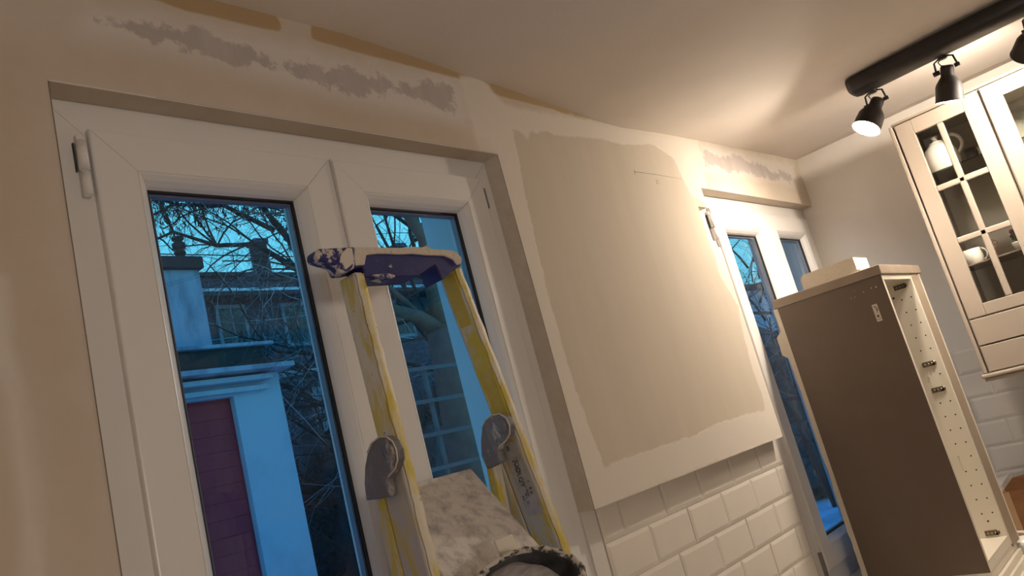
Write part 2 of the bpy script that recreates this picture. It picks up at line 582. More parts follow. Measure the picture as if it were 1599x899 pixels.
MASKS = {
    'grey': [wp((150, 26), (190, 30), (240, 40), (300, 46), (330, 60), (430, 90), (560, 112), (640, 128), (702, 138), (708, 166), (640, 155), (560, 142),
                (480, 128), (410, 110), (330, 88), (280, 74), (225, 66), (165, 42)),
             wp((1102, 240), (1114, 238), (1124, 247), (1142, 250), (1150, 243), (1180, 254), (1196, 262), (1203, 270), (1226, 266), (1240, 280),
                (1196, 280), (1150, 268), (1103, 257))],
    'halo': [wp((130, 5), (230, 18), (330, 40), (440, 62), (560, 95), (715, 122), (730, 150), (728, 195), (640, 178), (480, 145), (330, 105), (200, 75), (110, 60)),
             wp((1095, 225), (1240, 255), (1245, 290), (1100, 268))],
    'ochre': [wp((225, -8), (333, -4), (432, 24), (443, 50), (400, 42), (330, 26), (280, 14)),
              wp((484, 36), (530, 48), (640, 85), (735, 120), (722, 124), (640, 103), (560, 82), (486, 62)),
              wp((752, 120), (830, 150), (923, 184), (1000, 200), (1095, 218), (1080, 222), (1000, 210), (930, 195), (860, 170), (762, 145))],
    'board': [wp((801, 203), (812, 205), (823, 222), (830, 203), (836, 212), (848, 204), (870, 213), (900, 213), (940, 218), (985, 228), (1020, 228),
                 (1052, 248), (1066, 280), (1078, 304), (1102, 318), (1106, 345), (1112, 390), (1124, 430), (1152, 478), (1160, 520), (1176, 580), (1188, 612), (1196, 640), (1150, 652), (1118, 662),
                 (1090, 676), (1078, 683), (1066, 684), (1056, 692), (1020, 700), (980, 714), (942, 730), (938, 712), (922, 672), (905, 625), (880, 548), (852, 448),
                 (832, 360), (815, 285))],
    'compound': [wp((716, 118), (752, 122), (790, 165), (1090, 215), (1105, 300), (1225, 680), (930, 800), (780, 262), (748, 240)),
                 wp((-30, 430), (8, 430), (24, 560), (50, 680), (66, 800), (72, 930), (42, 930), (34, 820), (24, 720), (8, 600), (-30, 560))],
    'aged': [wp((-40, 60), (60, 60), (66, 140), (100, 420), (150, 700), (170, 900), (110, 900), (60, 700), (10, 420), (-40, 400)),
             wp((80, 60), (180, 78), (330, 110), (470, 150), (560, 175), (720, 215), (760, 235), (560, 200), (330, 160), (100, 122)),
             wp((-80, 600), (4, 620), (20, 740), (36, 930), (-80, 930))],
}


def grid_wall(name, xs, zs, solid, y0, y1, m, kind='structure', masks=True):
    nx, nz = len(xs), len(zs)
    vi = {}
    vs, fs = [], []

    def vid(i, j, k):
        key = (i, j, k)
        if key not in vi:
            vi[key] = len(vs)
            vs.append((xs[i], (y0, y1)[k], zs[j]))
        return vi[key]
    cell = {(i, j): solid((xs[i] + xs[i + 1]) / 2, (zs[j] + zs[j + 1]) / 2) for i in range(nx - 1) for j in range(nz - 1)}
    for (i, j), s in cell.items():
        if not s:
            continue
        fs.append((vid(i, j, 0), vid(i + 1, j, 0), vid(i + 1, j + 1, 0), vid(i, j + 1, 0)))
        for di, dj, a, c in ((-1, 0, (i, j), (i, j + 1)), (1, 0, (i + 1, j), (i + 1, j + 1)), (0, -1, (i, j), (i + 1, j)), (0, 1, (i, j + 1), (i + 1, j + 1))):
            if not cell.get((i + di, j + dj), False):
                fs.append((vid(*a, 0), vid(*c, 0), vid(*c, 1), vid(*a, 1)))
    mb = MB()
    mb.add(vs, fs)
    o = mb.build(name, m, None, origin=(0, y1, -EYE))
    tag(o, kind=kind)
    if masks:
        V = np.array(vs)
        X, Z = V[:, 0], V[:, 2]
        sd = {k: np.clip(np.min([poly_sd(p, X, Z) for p in ps], axis=0), -0.3, 0.3) for k, ps in MASKS.items()}
        for an, ks in (('sd_a', ('grey', 'halo', 'ochre')), ('sd_b', ('board', 'compound', 'aged'))):
            at_ = o.data.attributes.new(an, 'FLOAT_VECTOR', 'POINT')
            at_.data.foreach_set('vector', np.stack([sd[k] for k in ks], 1).ravel().astype(np.float32))
    return o


def frange(a, c, step):
    n = max(1, int(round((c - a) / step)))
    return list(np.linspace(a, c, n + 1))


def merge(*ls):
    out = sorted(set(round(float(v), 5) for l in ls for v in l))
    r = [out[0]]
    for v in out[1:]:
        if v - r[-1] > 0.0008:
            r.append(v)
    return r


# ------------------------------------------------------------------ room shell
XL, XR, YB = -1.9, 3.66, -3.3
CEIL = 0.985
xs = merge([XL, -0.6], frange(0.2, 0.449, 0.02), frange(0.449, 1.5, 0.02), frange(1.5, 2.521, 0.015), frange(2.521, 2.592, 0.015), frange(2.592, XR, 0.025))
zs = merge([-EYE, -1.0, -0.7], frange(-0.5, -0.165, 0.025), frange(-0.165, 0.521, 0.015), frange(0.521, 0.674, 0.015), frange(0.674, 0.752, 0.013), frange(0.752, 1.03, 0.0085))


def front_solid(x, z):
    if x < 0.449:
        return True
    if z > 0.752:
        return True
    if 1.5 < x < 2.592 and z > -0.165:
        return not (x > 2.521 and 0.521 < z < 0.674)
    return False


grid_wall('wall_back', xs, zs, front_solid, 1.2, 1.2495, M['plaster'])

# the masonry behind it, with the two window openings
xs2 = [XL - 0.2, 0.449, 1.5, 2.62, XR, XR + 0.25]
zs2 = [-EYE, -0.70, 0.752, 1.25]
grid_wall('wall_back', xs2, zs2, lambda x, z: not ((0.449 < x < 1.5 or 2.62 < x < XR) and -0.70 < z < 0.752), 1.25, 1.53, M['white_paint'], masks=False)
# right, left and rear walls
tag(MB().box(XR, XR + 0.2, YB - 0.2, 1.2499, -EYE, 1.25).build('wall_right', M['white_paint']), kind='structure')
tag(MB().box(XL - 0.2, XL, YB, 1.2499, -EYE, 1.25).build('wall_left', M['white_paint']), kind='structure')
tag(MB().box(XL - 0.2, XR, YB - 0.2, YB, -EYE, 1.25).build('wall_front', M['white_paint']), kind='structure')
M['floor'] = mat('oak_laminate_floor', (0.30, 0.19, 0.11), 0.45, noise=0.3, nscale=4, nmap=(1, 8, 1))
tag(MB().box(XL, XR, YB, 1.25, -EYE - 0.1, -EYE).build('floor', M['floor']), kind='structure')

# ceiling: old, sagging a little where it meets the pier between the windows
sag_x = [0.0, 0.77, 0.92, 1.07, 1.27, 1.49, 1.72, 2.0, 2.16, 2.4, 2.7, 2.97, 3.3, 3.66]
sag_z = [0.990, 0.995, 0.997, 1.000, 0.989, 0.972, 0.958, 0.933, 0.929, 0.944, 0.956, 0.964, 0.977, 0.985]
cx = merge([XL, -0.8], frange(0, XR, 0.06))
cy = merge([YB, -1.0], frange(0.0, 1.2, 0.06), [1.2499])
cv, cf = [], []
for x in cx:
    ze = np.interp(x, sag_x, sag_z)
    for y in cy:
        w = min(1.0, max(0.0, (y - 0.35) / 0.85))
        w = w * w * (3 - 2 * w)
        cv.append((x, y, CEIL + (ze - CEIL) * w))
ncy = len(cy)
for i in range(len(cx) - 1):
    for j in range(ncy - 1):
        cf.append((i * ncy + j, i * ncy + j + 1, (i + 1) * ncy + j + 1, (i + 1) * ncy + j))
cmb = MB()
cmb.add(cv, cf, True)
cobj = cmb.build('ceiling', M['ceiling'], origin=(0, 0, CEIL))
tag(cobj, kind='structure')
sm = cobj.modifiers.new('solidify', 'SOLIDIFY')
sm.thickness = 0.12
sm.offset = 1 if cobj.data.polygons[0].normal.z > 0 else -1
tag(MB().box(XL - 0.2, XR + 0.2, YB - 0.2, 1.53, 1.25, 1.33).build('trim_1', M['white_paint']), kind='structure')


M['dark_line'] = mat('dark_crack_and_edge_line', (0.20, 0.155, 0.115), 0.9)
tag(MB().box(0.449, 1.5, 1.1984, 1.1999, 0.7525, 0.7542).build('trim_3', M['white_paint']), kind='structure')
tag(MB().box(0.62, 1.49, 1.1990, 1.1999, 0.7545, 0.7552).build('trim_4', M['dark_line']), kind='structure')
tag(MB().box(0.4475, 0.4489, 1.1990, 1.1999, -1.0, 0.752).build('trim_5', M['dark_line']), kind='structure')  # thin dark brown line down the left edge of the opening
tag(MB().box(1.5002, 1.5014, 1.1990, 1.1999, -0.165, 0.752).build('trim_6', M['dark_line']), kind='structure')  # thin dark brown line down the left edge of the pier
M['pencil'] = mat('pencil_grey', (0.30, 0.25, 0.20), 0.8)
pn = thing('pencil_mark', (2.33, 1.199, 0.70), 'thin pencilled line with a short tick on the bare board', 'mark')
pq = [at(x, y, 1, 1.1994) for x, y in ((990, 265), (992, 272), (992, 268), (1022, 272), (1064, 279))]
MB().tube(pq[:2], 0.0006, 5).build('tick', M['pencil'], pn)
MB().tube(pq[2:], 0.0006, 5).build('line', M['pencil'], pn)
c_ = at(1027, 284, 1, 1.1994)
MB().tube([c_ + np.array((0.008 * math.cos(a), 0, 0.008 * math.sin(a))) for a in np.linspace(0.3, 5.9, 14)], 0.0005, 5).build('ring', M['pencil'], pn)

# ------------------------------------------------------------------ windows
def ring(mb, x0, x1, z0, z1, prof, gap=0.0004, back=None):
    """mitred profile ring. prof: list of (inset, y); each of the four members is its own island"""
    P = prof + ([(prof[-1][0], back), (prof[0][0], back)] if back is not None else [])
    corners = [(x0, z0, 1, 1), (x1, z0, -1, 1), (x1, z1, -1, -1), (x0, z1, 1, -1)]
    for k in range(4):
        a, c = corners[k], corners[(k + 1) % 4]
        dx, dz = c[0] - a[0], c[1] - a[1]
        L = math.hypot(dx, dz)
        dx, dz = dx / L * gap, dz / L * gap
        va = [(a[0] + a[2] * u + dx, y, a[1] + a[3] * u + dz) for u, y in P]
        vc = [(c[0] + c[2] * u - dx, y, c[1] + c[3] * u - dz) for u, y in P]
        n = len(P)
        fs = [(i, (i + 1) % n, n + (i + 1) % n, n + i) for i in range(n)]
        fs += [tuple(range(n)), tuple(range(n, 2 * n))[::-1]]
        mb.add(va + vc, fs)


SASH = [(0.0, 1.2475), (0.0, 1.2385), (0.0015, 1.2358), (0.004, 1.235), (0.0695, 1.235), (0.0703, 1.2365), (0.0711, 1.235), (0.074, 1.2362), (0.082, 1.2435), (0.089, 1.2535), (0.0925, 1.262)]


def build_window(n, x0, x1, z0, z1, sashes, mull, hinges_left, hinges_right):
    w = thing('window_%d' % n, ((x0 + x1) / 2, 1.28, z0), kind='structure')
    mb = MB()
    ring(mb, x0, x1, z0, z1, [(0.0, 1.2505), (0.001, 1.25), (0.075, 1.25), (0.075, 1.262), (0.085, 1.265)], back=1.31)
    mb.build('window_frame', M['upvc'], w)
    for k, (sx0, sx1) in enumerate(sashes):
        s0, s1 = z0 + 0.062, 0.697
        mb = MB()
        ring(mb, sx0, sx1, s0, s1, SASH, back=1.30)
        s = mb.build('sash', M['upvc'], w)
        g = MB()
        ring(g, sx0 + 0.0925, sx1 - 0.0925, s0 + 0.0925, s1 - 0.0925, [(-0.001, 1.2618), (0.0035, 1.2622), (0.0045, 1.266)], gap=0, back=1.28)
        g.build('gasket', M['gasket'], s)
        g = MB()
        ring(g, sx0 + 0.094, sx1 - 0.094, s0 + 0.094, s1 - 0.094, [(0.0, 1.2685), (0.007, 1.2685)], gap=0, back=1.282)
        g.build('spacer_bar', M['spacer'], s)
        g = MB()
        g.add([(sx0 + 0.093, 1.2665, s0 + 0.093), (sx1 - 0.093, 1.2665, s0 + 0.093), (sx1 - 0.093, 1.2665, s1 - 0.093), (sx0 + 0.093, 1.2665, s1 - 0.093)], [(0, 1, 2, 3)])
        g.add([(sx0 + 0.093, 1.284, s0 + 0.093), (sx1 - 0.093, 1.284, s0 + 0.093), (sx1 - 0.093, 1.284, s1 - 0.093), (sx0 + 0.093, 1.284, s1 - 0.093)], [(0, 1, 2, 3)])
        g.build('glass_pane', M['glass'], s)
    # meeting stile: small rounded cover bead
    mb = MB()
    mb.tube([(mull, 1.2345, z0 + 0.064), (mull, 1.2345, 0.690)], 0.0042, 10)
    mb.tube([(mull, 1.2345, 0.690), (mull, 1.235, 0.695)], [0.0042, 0.002], 10)
    mb.build('cover_bead', M['upvc'], w)
    for hx, ht in hinges_left:
        mb = MB()
        mb.tube([(hx, 1.2375, ht), (hx, 1.2375, ht - 0.052)], 0.0085, 14)
        mb.box(hx - 0.006, hx + 0.006, 1.2375, 1.25, ht - 0.098, ht + 0.012, 0.001)
        h = mb.build('hinge', M['upvc'], w)
        mb = MB()
        mb.tube([(hx, 1.238, ht - 0.056), (hx, 1.238, ht - 0.096)], 0.0075, 14)
        mb.build('hinge_sleeve', M['upvc'], h)
        mb = MB()
        mb.box(hx - 0.0098, hx - 0.0084, 1.2455, 1.2502, ht - 0.052, ht, 0)
        mb.build('hinge_gap', M['gasket'], h)
    for hx, ht in hinges_right:
        MB().box(hx - 0.0035, hx + 0.0035, 1.24, 1.2502, ht - 0.055, ht, 0.001).build('hinge', M['hinge_grey'], w)
    return w


w1 = build_window(1, 0.449, 1.5, -0.70, 0.7515, [(0.512, 0.991), (0.995, 1.455)], 0.993, [(0.498, 0.672)], [(1.4625, 0.672)])
w2 = build_window(2, 2.62, XR - 0.002, -0.70, 0.7515, [(2.684, 3.164), (3.168, 3.628)], 3.166, [(2.670, 0.668)], [(3.637, 0.668)])
MB().box(2.6705, 2.6765, 1.238, 1.2502, -0.662, -0.570).build('hinge', M['hinge_grey'], w2)
MB().box(2.6635, 2.6735, 1.2365, 1.25, 0.613, 0.668, 0.001).build('hinge_plate', M['hinge_grey'], w2)

# ------------------------------------------------------------------ tiled wall below the boarded pier
tw = thing('wall_back_tiling', (2.08, 1.25, -0.95), kind='structure')
MB().box(1.556, 2.618, 1.2428, 1.2499, -0.954, -0.05).build('grout_bed', M['grout'], tw)


def tile_mesh(name, w, h, axis):
    """bevelled metro tile centred at the origin, facing -y (axis 1) or -x (axis 0)"""
    t1, bw = 0.0058, 0.011
    o = [(-w / 2, -h / 2), (w / 2, -h / 2), (w / 2, h / 2), (-w / 2, h / 2)]
    i = [(-w / 2 + bw, -h / 2 + bw), (w / 2 - bw, -h / 2 + bw), (w / 2 - bw, h / 2 - bw), (-w / 2 + bw, h / 2 - bw)]
    vs = [(a, 0, c) for a, c in o] + [(a, -0.0035, c) for a, c in o] + [(a, -t1, c) for a, c in i]
    if axis == 0:
        vs = [(y, -x, z) for x, y, z in vs]
    fs = [(0, 1, 5, 4), (1, 2, 6, 5), (2, 3, 7, 6), (3, 0, 4, 7), (4, 5, 9, 8), (5, 6, 10, 9), (6, 7, 11, 10), (7, 4, 8, 11), (8, 9, 10, 11), (3, 2, 1, 0)]
    me = bpy.data.meshes.new(name)
    me.from_pydata(vs, [], fs)
    me.materials.append(M['tile'])
    me.update()
    return me


TM = {}


def place_tile(parent, a0, a1, zc, axis, plane):
    w = a1 - a0 - 0.0016
    if w < 0.012:
        return
    key = (round(w, 3), axis)
    if key not in TM:
        TM[key] = tile_mesh('tile', w, 0.0984, axis)
    o = bpy.data.objects.new('tile', TM[key])
    COL.objects.link(o)
    o.parent = parent
    c = (a0 + a1) / 2
    p = np.array((c, plane, zc) if axis == 1 else (plane, c, zc))
    p = p - WO[parent.name]
    j = 0.0006
    o.location = tuple(p + rng.uniform(-j, j, 3) * (np.array((0.3, 1, 0.3)) if axis == 1 else np.array((1, 0.3, 0.3))))
    o.rotation_euler = (rng.uniform(-1, 1) * 0.003, 0, rng.uniform(-1, 1) * 0.003)


for r in range(9):
    zc = -0.105 - 0.1 * r
    x = 1.652 - 0.2 if r % 2 == 1 else 1.752 - 0.2
    while x < 2.615:
        place_tile(tw, max(x, 1.557), min(x + 0.2, 2.617), zc, 1, 1.2449)
        x += 0.2
# frame reveal board beside the tiles
tag(MB().box(1.502, 1.5545, 1.2435, 1.2499, -1.2, -0.05, 0.001).build('trim_2', M['white_paint']), kind='structure')

# tiles on the right wall
tr = thing('wall_right_tiling', (XR, 0.4, -0.79), kind='structure')
MB().box(XR - 0.0070, XR, -0.42, 0.975, -0.79, -0.05).build('grout_bed', M['grout'], tr)
for r in range(7):
    zc = -0.10 - 0.1 * r
    y = 0.966 - (0.0 if r % 2 else 0.1)
    k = 0
    if r % 2 == 0:
        place_tile(tr, 0.866, 0.966, zc, 0, XR - 0.005)
    while y > -0.4:
        place_tile(tr, y - 0.2, y, zc, 0, XR - 0.005)
        y -= 0.2

# sill and worktop
tag(MB().box(2.6, XR, 1.17, 1.2495, -0.725, -0.70, 0.003).build('window_sill', M['white_paint']), 'white sill under the small window behind the tall cabinet', 'window sill')
WT = -0.79
wt = thing('worktop', (3.1, 0.7, WT - 0.04), 'white worktop under the small window carrying the tall cabinet', 'worktop')
MB().box(2.48, XR - 0.006, 0.60, 1.2435, WT - 0.04, WT, 0.004).build('top', M['worktop'], wt)
MB().box(3.02, XR - 0.006, -1.5, 0.5995, WT - 0.04, WT, 0.004).build('top', M['worktop'], wt)


def base_cabinet(x0, x1, y0, y1, face, label):
    t = thing('base_cabinet', ((x0 + x1) / 2, (y0 + y1) / 2, -EYE), label, 'cabinet')
    MB().box(x0, x1, y0, y1, -EYE, WT - 0.0402).build('body', M['cabgrey'], t)
    if face == 'y':
        MB().box(x0 + 0.003, x1 - 0.003, y0 - 0.018, y0 - 0.0005, -EYE + 0.1, WT - 0.045, 0.002).build('door', M['cabgrey'], t)
    else:
        MB().box(x0 - 0.018, x0 - 0.0005, y0 + 0.003, y1 - 0.003, -EYE + 0.1, WT - 0.045, 0.002).build('door', M['cabgrey'], t)


base_cabinet(2.52, 3.05, 0.64, 1.24, 'y', 'grey base cabinet below the white worktop under the small window')
base_cabinet(3.06, 3.65, -0.55, 0.6, 'x', 'grey base cabinet below the worktop along the right wall')

# ------------------------------------------------------------------ tall cabinet on the worktop
CX0, CX1, CX2 = 2.79, 3.124, 3.245
CY0, CY1 = 0.78, 1.168
CZ0, CZ1 = -0.713, 0.268
tc_ = thing('tall_cabinet', (3.0, 0.97, WT + 0.0), 'tall open cabinet shell with brown side, bare drilled interior and no door', 'cabinet')
MB().box(CX0, CX0 + 0.0025, CY0 + 0.0005, CY1 - 0.012, CZ0, CZ1, 0).build('side_panel', M['brown'], tc_)
MB().box(CX0 + 0.0026, CX0 + 0.018, CY0, CY1 - 0.012, CZ0, CZ1).build('side_panel', M['melamine'], tc_)
# ragged pale strip down the rear edge of the brown side
mb = MB()
zz = np.linspace(CZ0, CZ1, 60)
jag = 0.0015 * np.sin(zz * 23) + rng.uniform(-0.0015, 0.0015, 60)
outl = [(CX0 - 0.001, CY1 - 0.012, z) for z in zz] + [(CX0 - 0.001, CY1 + 0.006 + j + (0.02 if 0.10 < z < 0.17 else 0.0), z) for z, j in list(zip(zz, jag))[::-1]]
mb.prism(outl, (0.018, 0, 0))
tag(mb.build('rear_edge_strip', M['foam'], tc_), 'pale ragged strip along the rear edge')
# right side panel with drilled holes
sp = MB().box(CX1, CX1 + 0.018, CY0, CY1 - 0.012, CZ0, CZ1).build('side_panel', M['melamine'], tc_)
MB().box(CX0 + 0.018, CX1, CY1 - 0.02, CY1 - 0.012, CZ0, CZ1).build('back_panel', M['melamine'], tc_)
MB().box(CX0 + 0.018, CX1, CY0 + 0.001, CY1 - 0.02, CZ0 + 0.0, CZ0 + 0.03).build('bottom_panel', M['melamine'], tc_)
MB().box(CX0 + 0.018, CX1, CY0 + 0.001, CY1 - 0.02, CZ1 - 0.018, CZ1).build('top_panel', M['melamine'], tc_)
MB().box(CX1 + 0.0185, CX2, CY0 - 0.001, CY0 + 0.018, CZ0 - 0.012, CZ1).build('filler_panel', M['taupe'], tc_)
MB().box(CX2 - 0.004, CX2, CY0 - 0.0035, CY0 - 0.001, CZ0 - 0.012, CZ1).build('edge_strip', M['melamine'], tc_)
MB().box(CX0 - 0.004, 3.275, CY0 - 0.006, CY1, CZ1 + 0.0005, CZ1 + 0.034, 0.003).build('top_board', M['topboard'], tc_)
MB().box(CX0 + 0.001, 3.205, CY0 + 0.004, CY1 - 0.012, CZ0 - 0.030, CZ0 - 0.0005, 0.001).build('plinth_board', M['melamine'], tc_)
MB().box(CX0 - 0.001, 3.195, CY0 - 0.008, CY1 - 0.012, CZ0 - 0.052, CZ0 - 0.031, 0.001).build('plinth_board', M['melamine'], tc_)
MB().box(CX0 - 0.004, 3.19, CY0 - 0.018, CY1 - 0.012, WT, CZ0 - 0.053, 0.001).build('plinth_board', M['melamine'], tc_)


def hole(y, z, r=0.0028):
    mb = MB()
    n = 8
    vs = [(CX1 - 0.0003, y + r * math.cos(2 * PI * i / n), z + r * math.sin(2 * PI * i / n)) for i in range(n)]
    mb.prism(vs, (0.0005, 0, 0))
    return mb


h0 = None
rows = [0.186, 0.137, 0.088, 0.039, -0.010] + [-0.105] + [-0.205 - 0.0495 * i for i in range(9)]
for i, z in enumerate(rows):
    for y in (0.8, 0.834):
        if (z == -0.105 and y > 0.81) or (i == 10 and y > 0.81):
            continue
        if h0 is None:
            h0 = hole(y, z).build('drilled_hole', M['hole'], sp, origin=(CX1, y, z))
        else:
            o = bpy.data.objects.new('drilled_hole', h0.data)
            COL.objects.link(o)
            o.parent = sp
            o.location = tuple(np.array((CX1, y, z)) - WO[sp.name])
for y, z, r in ((0.859, 0.200, 0.0042), (0.823, -0.628, 0.0035)):
    hole(y, z, r).build('drilled_hole', M['hole'], sp)
for z in (0.233, -0.062, -0.157, -0.668):
    y0, y1 = 0.797, 0.846
    mb = MB()
    mb.box(CX1 - 0.0035, CX1 - 0.0003, y0 + 0.008, y1, z - 0.009, z + 0.009, 0.001)
    mb.tube([(CX1 - 0.0035, y0 + 0.010, z), (CX1 - 0.0003, y0 + 0.010, z)], 0.0085, 12)
    hp = mb.build('hinge_plate', M['steel'], tc_)
    mb = MB()
    for yy in (0.812, 0.824, 0.836):
        mb.tube([(CX1 - 0.0062, yy, z + (0.001 if yy < 0.82 else -0.001)), (CX1 - 0.0035, yy, z)], 0.0035, 8)
    mb.build('screw', M['hinge_grey'], hp)
for z0, z1 in ((-0.105, -0.145), (-0.395, -0.45)):
    mb = MB()
    mb.box(CX1 - 0.0012, CX1 - 0.0002, 0.838, 0.841, z1, z0)
    mb.tube([(CX1 - 0.003, 0.839, z0), (CX1 - 0.0002, 0.839, z0)], 0.003, 8)
    mb.build('scratch', M['paper'], tc_)
st = MB().box(CX0 - 0.0006, CX0 - 0.0001, 0.8235, 0.8410, 0.120, 0.1790).build('sticker', M['paper'], tc_)
mb = MB()
for y0, y1, z0, z1 in ((0.8295, 0.8315, 0.150, 0.172), (0.8315, 0.836, 0.169, 0.172), (0.8265, 0.8285, 0.155, 0.166), (0.829, 0.8355, 0.134, 0.142), (0.826, 0.838, 0.1265, 0.128)):
    mb.box(CX0 - 0.0009, CX0 - 0.0006, y0, y1, z0, z1)
mb.build('print', M['ink'], st)
for k in range(6):
    y, z = rng.uniform(0.80, 0.90), rng.uniform(0.215, 0.255)
    MB().tube([(CX0 - 0.0006, y, z), (CX0 - 0.0001, y, z)], rng.uniform(0.0012, 0.003), 7).build('plaster_spot', M['paper'], tc_)

# foam offcut on top
bx = thing('foam_block', (2.87, 0.94, CZ1 + 0.0345), 'small cream foam offcut lying on top of the tall cabinet', 'foam block')
zt = CZ1 + 0.035
N = 24
ys = np.linspace(1.047, 0.85, N)
top = [0.053 + rng.uniform(-0.001, 0.001) for _ in ys]
top[0] = 0.040
top[1] = 0.048
top[13] = 0.050
top[14] = 0.049
pl = [(2.805, y, zt + t) for y, t in zip(ys, top)] + [(2.805, 0.85, zt), (2.805, 1.047, zt)]
MB().prism(pl, (0.145, 0, 0)).build('block', M['foam'], bx)
mb = MB()
mb.prism([(2.802, 1.035, zt + 0.0005), (2.802, 0.84, zt + 0.0005), (2.802, 0.84, zt + 0.006), (2.802, 0.95, zt + 0.008), (2.802, 1.035, zt + 0.006)], (0.0028, 0, 0))
mb.build('loose_facing', M['foam'], bx)

# ------------------------------------------------------------------ wall cabinets
KX = 3.29


def wall_cabinet(y0, y1, label, door_hinge_strip=True):
    z0, z1 = -0.150, 0.846
    t = thing('wall_cabinet', ((KX + XR) / 2, (y0 + y1) / 2, z0), label, 'cabinet')
    th = 0.018
    fx = KX + 0.022
    xb = XR - 0.0008
    MB().box(fx, xb, y1 - th, y1, z0, z1).build('side_panel', M['cabgrey'], t)
    MB().box(fx, xb, y0, y0 + th, z0, z1).build('side_panel', M['cabin'], t)
    MB().box(fx, xb, y0 + th, y1 - th, z1 - th, z1).build('top_panel', M['cabin'], t)
    MB().box(fx, xb, y0 + th, y1 - th, z0, z0 + th).build('bottom_panel', M['cabin'], t)
    MB().box(fx, xb - 0.012, y0 + th, y1 - th, 0.035, 0.053).build('divider_panel', M['cabin'], t)
    MB().box(xb - 0.012, xb, y0 + th, y1 - th, z0 + th, z1 - th).build('back_panel', M['cabin'], t)
    for k, z in enumerate((0.622, 0.247)):
        MB().box(fx + 0.01, xb - 0.013, y0 + th, y1 - th, z - 0.006, z, 0.001).build('glass_shelf', M['cab_glass2'] if k == 0 else M['greyshelf'], t)
    # door
    dy0, dy1, dz0, dz1 = y0 + 0.002, y1 - 0.006, 0.054, 0.842
    gy0, gy1, gz0, gz1 = y0 + 0.060, y1 - 0.066, 0.098, 0.785
    d = thing('door', (KX, dy1, dz0))
    d.parent = t
    d.location = tuple(WO[d.name] - WO[t.name])
    mb = MB()
    mb.box(KX, KX + 0.02, dy0, gy0, dz0, dz1, 0.002)
    mb.box(KX, KX + 0.02, gy1, dy1, dz0, dz1, 0.002)
    mb.box(KX, KX + 0.02, gy0 + 0.0003, gy1 - 0.0003, dz0, gz0, 0.002)
    mb.box(KX, KX + 0.02, gy0 + 0.0003, gy1 - 0.0003, gz1, dz1, 0.002)
    mb.build('door_frame', M['cabgrey'], d)
    ym = (gy0 + gy1) / 2
    mb = MB()
    mb.box(KX + 0.001, KX + 0.016, ym - 0.011, ym + 0.011, gz0, gz1, 0.004)
    for z in (0.553, 0.343):
        mb.box(KX + 0.001, KX + 0.0155, gy0, gy1, z - 0.011, z + 0.011, 0.004)
    mb.build('glazing_bar', M['cabgrey'], d)
    mb = MB()
    mb.add([(KX + 0.0165, gy0 - 0.004, gz0 - 0.004), (KX + 0.0165, gy1 + 0.004, gz0 - 0.004), (KX + 0.0165, gy1 + 0.004, gz1 + 0.004), (KX + 0.0165, gy0 - 0.004, gz1 + 0.004)], [(0, 1, 2, 3)])
    mb.build('glass_pane', M['cab_glass'], d)
    for a, c in ((-0.048, 0.0485), (-0.146, -0.0525)):
        MB().box(KX, KX + 0.02, dy0, dy1, a, c, 0.0025).build('drawer_front', M['cabgrey'], t)
    return t


M['cab_glass2'] = glass_mat('green_glass_shelf', (0.62, 0.66, 0.60), 1.6)
M['greyshelf'] = mat('grey_brown_shelf', (0.20, 0.155, 0.125), 0.25)
KY1, KYM, KY2 = 0.690, 0.384, -0.014
cabA = wall_cabinet(KYM + 0.001, KY1, 'taupe wall cabinet with glazed door and two drawers holding the white jug')
cabB = wall_cabinet(KY2, KYM - 0.001, 'taupe glazed wall cabinet at the right edge beside the one with the jug')
# cover side, cornice and light rail
cs = thing('cabinet_cornice', (3.5, 0.4, 0.846), 'thin dark line cornice board on top of the wall cabinets', 'cornice')
MB().box(KX + 0.002, XR - 0.001, KY2 - 0.01, KY1 + 0.004, 0.8465, 0.852).build('board', M['taupe'], cs)
MB().box(KX + 0.012, XR - 0.001, KY2 - 0.01, KY1 + 0.004, 0.8521, 0.858, 0.001).build('moulding', M['cabgrey'], cs)
cp = thing('cover_panel', (3.48, KY1 + 0.009, -0.165), 'pale cover panel on the window side of the wall cabinets', 'panel')
MB().box(KX - 0.002, XR - 0.001, KY1 + 0.0005, KY1 + 0.014, -0.1495, 0.846, 0.003).build('board', M['cabgrey'], cp)
lr = thing('light_rail', (3.4, 0.4, -0.175), 'pale moulded light rail under the wall cabinets', 'moulding')
MB().box(KX - 0.012, KX + 0.03, KY2, KY1 + 0.022, -0.1655, -0.1505, 0.005).build('moulding', M['cabgrey'], lr)
MB().box(KX - 0.004, KX + 0.03, KY2, KY1 + 0.016, -0.178, -0.166, 0.004).build('moulding', M['cabgrey'], lr)


def Tm(x, y, z, rx=0, ry=0, rz=0):
    from mathutils import Euler
    return Matrix.Translation((x, y, z)) @ Euler((rx, ry, rz)).to_matrix().to_4x4()


